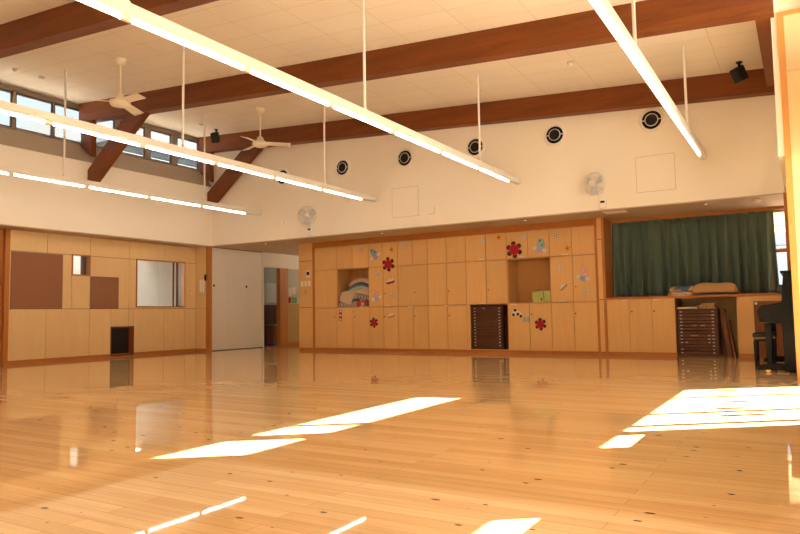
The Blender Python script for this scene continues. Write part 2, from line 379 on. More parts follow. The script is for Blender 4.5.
# far-left opening with a dark sliding door
b = B().box(XL-.14, XL-.10, 4.9, 6.775, 0, ZS); o = struct('door_2', b, M['matt_black'])
obj('frame', B().box(XL-.10, XL-.07, 6.60, 6.775, 0, ZS).box(XL-.10, XL-.07, 4.9, 6.60, 0, .1), M['trimv'], o)
obj('handle', B().box(XL-.07, XL-.06, 6.66, 6.69, .86, .98), M['chrome'], o)
struct('wall_left.004', B().box(XL-.3, XL, -3.4, 4.9, 0, ZS), M['ply'])
struct('ceiling_soffit', B().box(XL-.3, XU-.002, -3.4, 11.25, ZS, ZS+.02), M['soffit'])

# clerestory: frame and glass
def clerestory(name, y0, y1, mull, z0=4.28, z1=5.02):
    fr = B(); t = .055
    fr.box(XC-.06, XC, y0, y1, z0-.02, z0+.03).box(XC-.06, XC, y0, y1, z1-.03, ceil_z(XC)+.01)
    fr.box(XC-.06, XC, y0, y0+.03, z0, z1).box(XC-.06, XC, y1-.03, y1, z0, z1)
    for c, w in mull: fr.box(XC-.06, XC, c-w/2, c+w/2, z0, z1)
    o = struct(name, fr, M['frame_grey'])
    e = sorted([y0+.03] + sum([[c-w/2, c+w/2] for c, w in mull], []) + [y1-.03])
    sa = B()
    for i in range(0, len(e), 2):
        a, c = e[i], e[i+1]; q = .022
        sa.box(XC-.045, XC-.012, a, a+q, z0+.03, z1-.03).box(XC-.045, XC-.012, c-q, c, z0+.03, z1-.03)
        sa.box(XC-.045, XC-.012, a, c, z0+.03, z0+.03+q).box(XC-.045, XC-.012, a, c, z1-.03-q-.02, z1-.03)
    obj('sash', sa, M['frame_dark'], o)
    pn = B()
    pn.box(XC-.032, XC-.026, y0+.03, y1-.03, z0+.03, z1-.03)
    obj('pane', pn, M['glass'], o)
clerestory('window_1', 6.80, 8.26, [(7.56, .03)])
clerestory('window_2', 5.28, 6.80, [(6.04, .03)])
clerestory('window_3', 8.32, 11.22, [(8.97, .12), (9.74, .14), (10.47, .17)])
clerestory('window_4', 2.2, 5.05, [(2.9, .1), (3.6, .1), (4.3, .1)])
struct('trim_3', B().box(XC-.1, XC+.01, -3.4, 2.2, 4.25, ceil_z(XC)+.05).box(XC-.1, XC, 11.22, YF+.05, 4.25, ceil_z(XC)+.05).box(XC-.1, XC, 8.26, 8.32, 4.25, ceil_z(XC)).box(XC-.1, XC, 5.05, 5.28, 4.25, ceil_z(XC)), M['frame_grey'])

# windows in the panelled left wall
def left_window(name, y0, y1, z0, z1, mull, fm):
    fr = B(); d0, d1 = XL-.10, XL+.016; t = .022
    fr.box(d0, d1, y0, y1, z0, z0+t).box(d0, d1, y0, y1, z1-t, z1).box(d0, d1, y0, y0+t, z0+t, z1-t).box(d0, d1, y1-t, y1, z0+t, z1-t)
    o = struct(name, fr, M['trimv'])
    sa = B()
    for a, c in mull: sa.box(XL-.048, XL-.036, a, c, z0+t, z1-t)
    obj('sash', sa, fm, o)
    obj('pane', B().box(XL-.055, XL-.049, y0+t, y1-t, z0+t, z1-t), M['glass'], o)
left_window('window_5', 8.08, 8.48, 1.67, 2.09, [(8.30, 8.325), (8.355, 8.41)], M['redwood'])
left_window('window_6', 9.58, 10.92, 1.04, 2.09, [(10.60, 10.645), (10.70, 10.755)], M['redwood'])
# low dark hatch door near the floor
fr = B(); fr.box(XL-.06, XL+.014, 8.97, 9.53, .60, .63).box(XL-.06, XL+.014, 8.97, 8.99, .03, .60).box(XL-.06, XL+.014, 9.42, 9.53, .03, .60).box(XL-.06, XL+.014, 8.97, 9.53, .014, .05)
o = struct('door_3', fr, M['redwood']); obj('panel', B().box(XL-.05, XL-.03, 8.99, 9.42, .05, .60), M['matt_black'], o)
# bright passage wall outside these windows
b = B()
for i in range(8): b.box(-14.62, -14.6, 5.0+1.0*i+.004, 6.0+1.0*i-.004, 0.0, 1.95).box(-14.62, -14.6, 5.0+1.0*i+.004, 6.0+1.0*i-.004, 1.958, 2.9)
b.box(-14.7, -14.622, 5.0, 13.0, 0, 2.9)
struct('wall_passage', b, M['bluewhite'])
for y in (6.5, 8.6, 10.7): struct('passage_fill_light', B().box(-13.5, -13.4, y, y+1.3, 2.86, 2.92).tube([(-13.45, y+.03, 2.83), (-13.45, y+1.27, 2.83)], .016, 10), M['tube'])  # glowing tubes out of view, added to brighten the passage wall
struct('ground_passage', B().box(-14.6, XL-.31, 4.0, 12.75, 0.0, .01), M['bluewhite'])  # unseen pale strip, added to bounce light onto the passage wall

# upper back wall, soffit over the lockers
struct('wall_back', B().box(XC-.1, 1.6, YF, YF+.2, ZS+.02, 5.2), M['wall'])
struct('ceiling_soffit.001', B().box(-16.0, 1.6, YF+.001, 17.2, ZS, ZS+.02), M['soffit'])
# white sliding door beyond the corner
o = struct('door_1', B().box(-12.06, -12.0, 11.37, 13.10, .02, 2.445), M['door_white'])
for y in (11.45, 12.54): obj('handle', B().lathe([(.030, 0), (.030, .004), (.018, .004), (.018, .002)], (-12.0, y, 1.545), 'X', 16), M['matt_black'], o)
obj('panel', B().box(-12.0, -11.997, 11.84, 12.60, 2.005, 2.012).box(-12.0, -11.997, 11.84, 11.846, .05, 2.005).box(-12.0, -11.997, 12.594, 12.60, .05, 2.005), M['white'], o)
struct('trim_4', B().box(-12.08, -11.985, 11.36, 13.12, 2.447, ZS).box(-12.08, -11.99, 11.36, 13.12, 0, .016), M['frame_dark'])
# corridor side wall behind the door: white transom, dark toilet room, jamb, cream panel
struct('wall_corridor', B().box(-12.1, -12.0, 13.12, 17.0, 2.075, ZS).box(-12.1, -12.0, 13.12, 13.18, 0, 2.075), M['white'])
struct('trim_5', B().box(-12.12, -11.985, 13.80, 14.11, 0, 2.075), M['trimv'])
struct('wall_corridor.001', B().box(-12.1, -12.0, 14.11, 17.0, .09, 1.13), M['tan_panel'])
struct('wall_corridor.002', B().box(-12.1, -12.0, 14.11, 17.0, 1.13, 2.075), M['pale_panel'])
struct('baseboard_corridor', B().box(-12.1, -11.985, 14.11, 17.0, 0, .09), M['trim'])
fr = B().box(-16.0, -9.7, 17.0, 17.2, 0, 1.25).box(-16.0, -9.7, 17.0, 17.2, 2.3, ZS).box(-16.0, -13.3, 17.0, 17.2, 1.25, 2.3)
for x in (-13.25, -12.05, -11.1, -9.85): fr.box(x-.06, x+.06, 17.0, 17.2, 1.25, 2.3)
o = struct('window_11', fr, M['white']); obj('pane', B().box(-13.3, -9.8, 17.1, 17.104, 1.25, 2.3), M['glass'], o)
struct('wall_corridor.004', B().box(-13.32, -13.22, 12.9, 17.0, 0, 1.12), M['mauve_tile'])
struct('wall_corridor.005', B().box(-13.32, -13.22, 12.9, 17.0, 1.12, ZS), M['pale_panel'])
struct('wall_corridor.006', B().box(-13.3, -12.06, 12.8, 12.9, 0, ZS).box(-14.0, -13.3, 12.8, 12.9, 0, ZS), M['mauve_tile'])
# pillars and trims of the locker wall
def pillar(name, x0, x1, y1, joints):
    b = B(); zs = [.064] + joints + [ZS]
    for i in range(len(zs)-1): b.box(x0, x1, YL-.01, y1, zs[i]+(.006 if i else .0), zs[i+1]-(.006 if i < len(zs)-2 else 0))
    b2 = B()
    for z in joints: b2.box(x0+.004, x1-.004, YL-.004, y1-.004, z-.006, z+.006)
    o = struct(name, b, M['locker']); obj('joint', b2, M['redwood'], o); return o
pillar('wall_pillar', -10.03, -9.635, 12.75, [.98, 2.05])
struct('wall_corridor.007', B().box(-10.03, -9.60, 12.75, 17.0, 0, ZS), M['white'])
pillar('wall_pillar.001', -3.155, -3.075, 12.75, [.99, 2.07])
for i, (a, c) in enumerate(((-9.635, -9.585), (-3.20, -3.155), (-3.075, -3.03))):
    struct('trim_%d' % (6+i), B().box(a, c, YL-.014, 12.75, 0, ZS), M['trimv'])
struct('trim_9', B().box(-9.585, -3.20, YL-.006, YL+.03, 2.345, ZS), M['trim'])
struct('baseboard_back', B().box(-10.03, -9.635, YL-.006, YL+.02, 0, .064).box(-9.585, -3.20, YL-.006, YL+.02, 0, .064).box(-3.155, -3.075, YL-.006, YL+.02, 0, .064).box(-3.03, -1.885, YL-.006, YL+.02, 0, .064).box(-0.96, .3, YL-.006, YL+.02, 0, .064), M['trim'])
struct('wall_back.001', B().box(-9.6, -3.03, 12.76, 12.86, 0, ZS), M['dark'])
# window recess on the right
struct('wall_recess', B().box(-3.03, -3.018, 12.75, 13.0, 1.02, ZS), M['soffit'])
b = B().box(-3.1, 1.6, 13.06, 13.2, 0, 1.03).box(-3.1, 1.6, 13.06, 13.2, 2.44, ZS)
struct('wall_back.002', b, M['ply'])
fr = B().box(-3.02, .4, 12.98, 13.06, 1.02, 1.05).box(-3.02, .4, 12.98, 13.06, 2.40, ZS).box(-3.02, -2.80, 12.98, 13.06, 1.05, 2.40).box(.35, .4, 12.98, 13.06, 1.05, 2.4)
fr.box(-3.0, .4, 12.985, 13.05, 1.72, 1.785)
for x in (-2.0, -1.1): fr.box(x-.02, x+.02, 12.985, 13.05, 1.05, 2.4)
o = struct('window_7', fr, M['trimv'])
obj('sash', B().box(-.6, .4, 12.99, 13.02, 1.835, 1.85).box(-.6, .4, 12.99, 13.02, 2.165, 2.178), M['plastic_grey'], o)
obj('pane', B().box(-2.80, .35, 13.02, 13.026, 1.05, 2.40), M['glass'], o)
struct('trim_10', B().box(-3.018, .4, 12.645, 12.665, ZS-.055, ZS-.001), M['trim'])

# right wall: piers, upper wall, glazed bay
XO = XR + .06                                                              # outer face
PY = 8.48                                                                  # near face of the far pier
struct('wall_right', B().box(-.17, -.09, PY+.02, YF+.01, ZS, ceil_z(-.1)+.05).box(-.17, -.09, 8.0, PY+.02, 4.085, ceil_z(-.1)+.05), M['wall'])
b = B().box(-.105, XO, PY+.02, PY+.14, 4.08, ceil_z(-.1)+.05).box(XR-.04, XO, -3.4, PY+.02, 4.07, ceil_z(0)+.1)
struct('wall_right.001', b, M['wall'])
struct('ceiling.001', B().box(-.09, .8, PY+.10, YF, 4.15, 4.25), M['wall'])
o = struct('wall_pier', B().box(-.045, XO, PY, PY+.14, 0, 3.40).box(-.045, XO, PY, PY+.14, 3.405, 4.03), M['pier'])
obj('frame', B().box(-.11, -.045, PY-.01, PY+.15, 0, 4.08).box(-.045, XO, PY-.01, PY+.15, 4.03, 4.08), M['piertrim'], o)
struct('trim_11', B().box(-.19, -.05, YF-.16, YF-.01, 0, ZS-.001), M['trimv'])
struct('wall_right.002', B().box(.7, .8, PY+.14, 13.2, 0, 4.2).box(XO, .7, PY+.14, PY+.22, 0, 4.2), M['wall'])
b = B().box(XR-.04, XO, 3.48, 4.95, 0, 4.07)                       # pier between the bays
b.box(XR-.04, XO, 4.95, 5.45, 0, 1.26)                                 # low wall panels
b.box(XR-.04, XO, 1.4, 3.48, 0, 1.26).box(XR-.04, XO, -3.4, 1.4, 0, .68)
b.box(XR-.02, XO, -3.4, PY, 2.45, 3.45)                              # wall above the doors
b.box(XR-.02, XO, -3.4, 5.25, 3.45, 4.07)
struct('wall_right.003', b, M['wall'])
fr = B()
for y, w in ((5.51, .12), (5.81, .05), (6.42, .05), (7.49, .05), (PY-.04, .06)): fr.box(XR-.02, XR+.04, y-w/2, y+w/2, 0, 2.45)
fr.box(XR-.02, XR+.04, 5.45, PY, 0, .04).box(XR-.02, XR+.04, 4.95, PY, 2.38, 2.45)
for y, z0, z1 in ((7.96, .92, 1.19), (7.02, .75, .93), (6.58, .75, .95), (6.15, .57, .87)): fr.box(XR-.045, XR-.02, y-.04, y+.04, z0, z1)
o = struct('window_8', fr, M['frame_dark'])
obj('pane', B().box(XR+.008, XR+.012, 4.95, PY, .04, 2.38), M['glass'], o)
fr = B().box(XR-.02, XR+.05, 5.25, PY, 3.43, 3.46).box(XR-.02, XR+.05, 5.25, PY, 3.99, 4.07)
for y, w in ((5.265, .03), (5.98, .20), (6.52, .06), (PY-.14, .05)): fr.box(XR-.02, XR+.05, y-w/2, y+w/2, 3.46, 3.99)
o = struct('window_9', fr, M['frame_dark'])
obj('pane', B().box(XR+.008, XR+.012, 5.25, PY, 3.46, 3.99), M['glass'], o)
struct('added_sun_shade', B().box(XO, 1.21, -3.4, PY+.03, 2.6, 2.66).box(.70, 1.21, PY+.03, 10.5, 2.6, 2.66), M['wall'])  # unseen canopy, added to trim the sun patches on the floor
# glazed rest of the right wall beside the camera, front wall behind it
fr = B().box(XR-.02, XR+.04, -3.4, 3.48, 2.38, 2.45)
for y in (-3.3, -2.2, -1.1, 1.4): fr.box(XR+.02, XR+.06, y-.03, y+.03, .68, 2.38)
o = struct('window_10', fr, M['frame_dark']); obj('pane', B().box(XR+.03, XR+.034, -3.4, 3.48, .68, 2.38), M['glass'], o)
struct('wall_front', B().box(XC-.3, XO, -3.5, -3.4, 0, 5.2), M['wall'])

# ------------------------------------------------------------------ lockers
ROW = [.064, .962, 1.817, 2.342]
XS = [-9.585, -8.96, -8.10, -7.36, -6.64, -5.77, -4.90, -4.04, -3.20]
LL = ['single-width maple locker with tall plain doors at the left end, beside the switch pillar',
      'maple locker with an open niche full of folded blankets',
      'maple locker covered in teal, pink, red and gold paper cutouts, right of the blanket niche',
      'maple locker with one wide undivided middle door',
      'plain maple locker without any decoration, left of the one over the dark drawer chest',
      'maple locker with the dark brown drawer chest standing in its lower compartment',
      'maple locker with an open niche holding two green boxes',
      'maple locker at the right end of the row, next to the curtained window recess']
KEYS = {(0,0): [-9.02], (0,1): [], (1,0): [-8.48], (2,0): [-7.70], (2,1): [-7.69], (3,0): [-6.97], (3,1): [-6.96], (4,0): [-6.16], (4,1): [-6.16], (5,1): [-5.30], (6,0): [-4.43], (7,0): [-3.59], (7,1): [-3.57]}
for u in range(8):
    x0, x1 = XS[u], XS[u+1]; e = .018
    t = thing('storage_locker', ((x0+x1)/2, YL, ROW[0]), LL[u], 'locker', 'maple lockers along the back wall')
    c = B(); y0, y1 = YL+.022, 12.74
    c.box(x0+.001, x0+e, y0, y1, ROW[0], ROW[3]).box(x1-e, x1-.001, y0, y1, ROW[0], ROW[3]).box(x0+e, x1-e, y1-.012, y1, ROW[0], ROW[3])
    for z in (ROW[0]+.009, ROW[1], ROW[2], ROW[3]-.009): c.box(x0+e, x1-e, y0, y1-.012, z-.009, z+.009)
    for z in ROW[1:3]:
        if (u, z) in ((1, ROW[1]), (1, ROW[2]), (6, ROW[1]), (6, ROW[2])): c.box(x0+.001, x1-.001, YL, y0, z-.012, z+.012)
    obj('body', c, M['locker_in'], t)
    for r in range(3):
        if u in (1, 6) and r == 1: continue
        if u == 5 and r == 0:
            obj('filler_panel', B().box(x0+.002, x0+.075, YL, YL+.02, ROW[0]+.002, ROW[1]-.003), M['locker'], t); continue
        n = 1 if u == 0 or (u == 3 and r == 1) else 2
        for k in range(n):
            a = x0 + (x1-x0)*k/n; q = x0 + (x1-x0)*(k+1)/n
            d = obj('door', B().box(a+.0045, q-.0045, YL, YL+.02, ROW[r]+.005, ROW[r+1]-.013), M['locker'], t, bevel=.0015)
            for kx in KEYS.get((u, r), []):
                if a <= kx <= q: obj('keyhole', B().lathe([(.013, 0), (.013, -.004), (.006, -.004)], (kx, YL, .75 if r == 0 else 1.24), 'Y', 12), M['matt_black'], d)
# small white name strips along door edges
for i, (x, z, _) in enumerate([(a, c, 0) for a, c in [(-8.30, .945), (-7.64, .985), (-7.06, .945), (-6.22, .945), (-5.42, 1.845), (-4.60, 1.845), (-3.76, 1.845), (-3.84, .985), (-5.42, .985), (-4.78, .945)]]):
    lab = ['white name strip under the blanket niche', 'white name strip at the foot of the locker doors below the pink cutout', 'white name strip atop the lower doors, below the wide middle door',
           'white name strip atop the plain lower doors left of the dark chest', 'white name strip under the top doors with gold star above the dark chest', 'white name strip just above the green box niche',
           'white name strip under the gold star at the right end', 'white name strip at the middle row foot of the right end locker', 'white name strip above the dark drawer chest', 'white name strip below the green box niche'][i]
    tag(obj('name_strip', B().box(x-.06, x+.06, YL-.003, YL, z-.008, z+.008), M['tag'], origin=(x, YL, z)), lab, 'label', 'name strips on the lockers')

# ------------------------------------------------------------------ paper decorations on the doors
def ngon(cx, cz, r, n, a0=0, f=1.0): return [(cx + r*math.cos(a0+2*PI*k/n), cz + f*r*math.sin(a0+2*PI*k/n)) for k in range(n)]
def star(cx, cz, r, q=.45, n=5, a0=PI/2): return [(cx + (r if k % 2 == 0 else r*q)*math.cos(a0+PI*k/n), cz + (r if k % 2 == 0 else r*q)*math.sin(a0+PI*k/n)) for k in range(2*n)]
Y0 = YL - .001
def flower(x, z, r, label):
    t = thing('paper_flower', (x, Y0, z), label, 'decoration', 'red paper flowers on the lockers')
    for k in range(6):
        a = PI/2 + k*PI/3 + .1
        obj('leaf', B().prism(ngon(x + r*.75*math.cos(a), z + r*.75*math.sin(a), r*.30, 10), 'Y', Y0, Y0-.004), M['dark_paper'], t)
    pts = []
    for k in range(24):
        a = 2*PI*k/24 + .1; q = r*(.68 + .10*math.cos(6*(a-PI/6-.1)))
        pts.append((x + q*math.cos(a), z + q*math.sin(a)))
    obj('petals', B().prism(pts, 'Y', Y0-.0045, Y0-.012), M['red_paper'], t)
    obj('centre', B().lathe([(r*.13, 0), (r*.13, -.004), (r*.05, -.009)], (x, Y0-.0125, z), 'Y', 12), M['maroon_paper'], t)
flower(-7.59, 1.86, .150, 'large red paper flower with dark leaves on the left, near the teal cutout')
flower(-4.74, 1.99, .158, 'large red paper flower with dark leaves above the green box niche')
flower(-7.98, .62, .105, 'small red paper flower on a lower door right of the blanket niche')
flower(-4.26, .56, .112, 'small red paper flower on a lower door below the green boxes')
def blob(x, z, s, c, label, tilt):
    t = thing('paper_cutout', (x, Y0, z), label, 'decoration', 'pastel paper cutouts on the lockers')
    ca, sa = math.cos(tilt), math.sin(tilt)
    def R(p): return [(x + s*(a*ca - b_*sa), z + s*(a*sa + b_*ca)) for a, b_ in p]
    obj('body', B().prism(R([(-.55, -.1), (-.62, .35), (-.45, .62), (-.60, .95), (-.25, 1.20), (.25, 1.12), (.42, .75), (.70, .40), (.62, -.05), (.30, -.30), (-.25, -.30)]), 'Y', Y0, Y0-.004), M[c], t)
    obj('wing', B().prism(R([(-.35, -.32), (-1.05, -.25), (-1.2, -.75), (-.6, -.85)]), 'Y', Y0, Y0-.003), M['white_paper'], t)
    obj('wing', B().prism(R([(.4, -.3), (1.25, -.25), (1.2, -.8), (.5, -.8)]), 'Y', Y0, Y0-.003), M['white_paper'], t)
    obj('skirt', B().prism(R([(-.45, -.22), (.45, -.27), (.55, -.9), (0, -1.15), (-.5, -.85)]), 'Y', Y0-.0045, Y0-.007), M['lilac_paper' if c == 'teal_paper' else 'blue_paper'], t)
    for q, q2 in ((-.22, .78), (.28, .20)): obj('spot', B().prism(R(ngon(q, q2, .13, 8)), 'Y', Y0-.0045, Y0-.006), M['dark_paper' if c == 'teal_paper' else 'white_paper'], t)
blob(-7.95, 2.10, .115, 'teal_paper', 'teal paper cutout with white wings, at the top right of the blanket niche', .45)
blob(-4.22, 2.03, .120, 'teal_paper', 'teal paper cutout with white wings, above the green boxes', -.3)
blob(-7.92, 1.20, .110, 'pink_paper', 'pink paper cutout with white wings, right beside the blankets', .3)
blob(-3.42, 1.45, .105, 'pink_paper', 'pink paper cutout with white wings on the right end locker', -.3)
for x, z, lab in ((-7.50, 2.17, 'gold paper star above the left large red flower'), (-5.05, 2.25, 'gold paper star left of the right large red flower'), (-3.70, 1.95, 'gold paper star near the right end of the top doors')):
    t = thing('paper_star', (x, Y0, z), lab, 'decoration', 'gold paper stars on the lockers')
    obj('points', B().prism(star(x, z, .075, .42, 5, PI/2 + .15), 'Y', Y0, Y0-.006), M['gold_paper'], t)
    obj('fold', B().prism(star(x, z, .032, .3, 5, PI/2 + .15), 'Y', Y0-.0065, Y0-.012), M['maroon_paper'], t)
PW = [(-8.27, 2.22, 'dark and white pinwheel star above the blanket niche', 'd'), (-7.86, 1.66, 'small black and white pinwheel star under the left teal cutout', 'd'),
      (-7.24, 2.24, 'white pinwheel star on the top door right of the gold star', 'w'), (-5.40, 2.20, 'white pinwheel star above the dark drawer chest locker', 'w'),
      (-4.54, 2.22, 'white pinwheel star directly right above the large right flower', 'w'), (-3.91, 2.22, 'black and white pinwheel star at top right of the right teal cutout', 'd'),
      (-3.85, 1.59, 'white pinwheel star right of the green box niche, middle door top', 'w'), (-3.40, 1.14, 'white and grey pinwheel star below the right pink cutout', 'w'),
      (-7.51, 1.21, 'pale pinwheel star beside a keyhole right of the left pink cutout', 'w')]
for x, z, lab, c in PW:
    t = thing('paper_pinwheel', (x, Y0, z), lab, 'decoration', 'pinwheel stars on the lockers')
    for k in range(5):
        a = 2*PI*k/5 + .3; r = .068
        p = [(x, z), (x + r*math.cos(a), z + r*math.sin(a)), (x + r*.55*math.cos(a+.75), z + r*.55*math.sin(a+.75))]
        q = [(x, z), (x + r*.55*math.cos(a+.75), z + r*.55*math.sin(a+.75)), (x + r*.75*math.cos(a+1.1), z + r*.75*math.sin(a+1.1))]
        obj('light_point', B().prism(p, 'Y', Y0, Y0-.006), M['white_paper'], t)
        obj('dark_point', B().prism(q, 'Y', Y0, Y0-.004), M['dark_paper' if c == 'd' else 'grey_paper'], t)
def ship(x, z, s, lab, hull, sail, tilt):
    t = thing('paper_boat', (x, Y0, z), lab, 'decoration', 'folded paper boats on the lockers')
    ca, sa = math.cos(tilt), math.sin(tilt)
    def R(p): return [(x + s*(a*ca - b_*sa), z + s*(a*sa + b_*ca)) for a, b_ in p]
    obj('hull', B().prism(R([(-1.1, -.1), (1.1, -.1), (.75, -.55), (-.75, -.55)]), 'Y', Y0, Y0-.006), M[hull], t)
    obj('sail', B().prism(R([(-.8, -.08), (.75, -.08), (.85, .35), (.25, .25), (0, .65), (-.35, .2), (-.75, .35)]), 'Y', Y0, Y0-.005), M[sail], t)
ship(-7.55, 1.50, .105, 'white and maroon paper boat on the middle door below the left large flower', 'maroon_paper', 'white_paper', .2)
ship(-7.54, .77, .085, 'brown and white paper boat on a lower door near the small left flower', 'kraft', 'white_paper', .25)
ship(-3.81, 1.25, .085, 'brown and white paper boat right of the green boxes', 'kraft', 'white_paper', .7)
t = thing('paper_panda', (-4.68, Y0, .75), 'black and white paper cutout with two teal tabs on the door below the niche', 'decoration')
t.name = 'paper_cutout.004'
obj('body', B().prism([(-4.83, .72), (-4.80, .82), (-4.70, .83), (-4.62, .78), (-4.58, .70), (-4.62, .69), (-4.68, .75)], 'Y', Y0, Y0-.004), M['white_paper'], t)
for cx, cz in ((-4.79, .745), (-4.70, .755), (-4.64, .715), (-4.755, .83)): obj('patch', B().prism(ngon(cx, cz, .028, 9), 'Y', Y0-.0045, Y0-.007), M['dark_paper'], t)
for cx in (-4.57, -4.50): obj('tab', B().prism([(cx-.025, .62), (cx+.02, .60), (cx+.03, .70), (cx-.02, .71)], 'Y', Y0, Y0-.004), M['teal_paper'], t)
t = thing('door_tag', (-8.86, Y0, .80), 'red and white vertical tag on the door under the blanket niche', 'tag')
obj('card', B().box(-8.895, -8.825, Y0-.004, Y0, .665, .915), M['red_paper'], t)
for z in (.70, .79, .88): obj('white_patch', B().prism(ngon(-8.86, z, .026, 8), 'Y', Y0-.0045, Y0-.006), M['white_paper'], t)

# ------------------------------------------------------------------ blankets
def blanket(name, mat, x0, x1, y0, y1, z0, z1, label, group, sag=0.0, seed=0, skew=0.0, layers=2):
    """folded blanket: a stack of rounded folds, softly uneven"""
    rd = random.Random(seed); cx, cy = (x0+x1)/2, (y0+y1)/2
    b = B(); nu, nv = 26, 10; W, D, H = (x1-x0)/2, (y1-y0)/2, (z1-z0)
    ph = [rd.uniform(0, 6) for _ in range(6)]
    def top(u, v):
        x = cx + (2*u-1)*W; y = cy + (2*v-1)*D
        e = (1 - abs(2*u-1)**6) * (1 - abs(2*v-1)**6)
        w = .10*math.sin(5*u+ph[0]) + .08*math.sin(7*v+ph[1]) + .06*math.sin(11*u+4*v+ph[2])
        s = -sag*abs(2*u-1-skew)**1.6
        return (x, y, z0 + s + H*(.25 + .75*max(e, 0)**.35) * (1 + .35*w*max(e, 0)))
    def ring(u, t): pass
    T = [[Vector(top(i/nu, j/nv)) for j in range(nv+1)] for i in range(nu+1)]
    Bt = [[Vector((p.x, p.y, z0 - sag*abs(2*(i/nu)-1-skew)**1.6)) for p in T[i]] for i in range(nu+1)]
    tv = [[b.bm.verts.new(p) for p in r] for r in T]; bv = [[b.bm.verts.new(p) for p in r] for r in Bt]
    for i in range(nu):
        for j in range(nv):
            b.bm.faces.new((tv[i][j], tv[i+1][j], tv[i+1][j+1], tv[i][j+1])); b.bm.faces.new((bv[i][j], bv[i][j+1], bv[i+1][j+1], bv[i+1][j]))
    for i in range(nu):
        for j in (0, nv): b.bm.faces.new((tv[i][j], bv[i][j], bv[i+1][j], tv[i+1][j]))
    for j in range(nv):
        for i in (0, nu): b.bm.faces.new((tv[i][j], tv[i][j+1], bv[i][j+1], bv[i][j]))
    o = obj(name, b, mat, origin=(cx, cy, z0), smooth=True)
    return tag(o, label, 'blanket', group)
G = 'blankets folded in the locker niche'
zb = ROW[1] + .010
blanket('folded_blanket', M['bl_stripe'], -8.93, -8.40, YL+.01, 12.60, zb, zb+.14, 'grey and white striped blanket at the bottom left of the niche stack', G, 0, 1)
blanket('folded_blanket', M['bl_print'], -8.43, -8.13, YL+.01, 12.60, zb, zb+.17, 'orange, white and dark printed quilt at the bottom right of the niche stack', G, 0, 2)
blanket('folded_blanket', M['bl_stripe'], -8.62, -8.13, YL+.03, 12.58, zb+.172, zb+.30, 'striped dark blanket lying crumpled on the printed quilt', G, .03, 3)
o = blanket('folded_blanket', M['bl_cream'], -8.90, -8.46, YL+.02, 12.50, zb+.19, zb+.36, 'cream blanket with a pointed corner hanging at the front left of the stack', G, .02, 4)
# its front corner hangs over the blankets below
c = B().prism([(-8.90, zb+.14), (-8.88, zb+.26), (-8.52, zb+.38), (-8.44, zb+.33), (-8.60, zb+.06), (-8.66, zb+.05)], 'Y', YL+.012, YL+.024)
obj('hanging_corner', c, M['bl_cream'], o, bevel=.004)
blanket('folded_blanket', M['bl_pink'], -8.66, -8.15, YL+.04, 12.58, zb+.29, zb+.40, 'beige folded blanket in the middle of the niche stack under mint towel', G, .05, 5)
blanket('folded_towel', M['bl_mint'], -8.78, -8.14, YL+.05, 12.58, zb+.405, zb+.47, 'mint green folded towel under the slate blue blanket', G, .09, 6, .2)
blanket('folded_blanket', M['bl_navy'], -8.72, -8.13, YL+.05, 12.58, zb+.475, zb+.55, 'slate blue folded blanket just below the topmost one', G, .10, 7, .2)
blanket('folded_blanket', M['bl_pink'], -8.68, -8.14, YL+.06, 12.58, zb+.555, zb+.635, 'pale pink beige blanket on top of the niche stack', G, .08, 8, .1)

# green boxes in the other niche
for x0, x1, lab in ((-4.415, -4.20, 'left one of the two light green boxes in the locker niche, with a dark mark'), (-4.188, -4.065, 'right one of the two light green boxes in the niche, half hidden')):
    t = thing('green_box', ((x0+x1)/2, YL+.12, ROW[1]+.013), lab, 'box', 'green boxes in the niche')
    obj('body', B().box(x0, x1, YL+.03, YL+.26, ROW[1]+.013, ROW[1]+.20), M['green_box'], t, bevel=.003)
    obj('lid', B().box(x0-.003, x1+.003, YL+.027, YL+.263, ROW[1]+.20, ROW[1]+.225), M['green_box'], t, bevel=.003)
    if x0 < -4.3: obj('mark', B().prism([(-4.25, 1.00), (-4.235, 1.00), (-4.225, 1.04), (-4.24, 1.05), (-4.25, 1.03)], 'Y', YL+.029, YL+.027), M['dark_paper'], t)

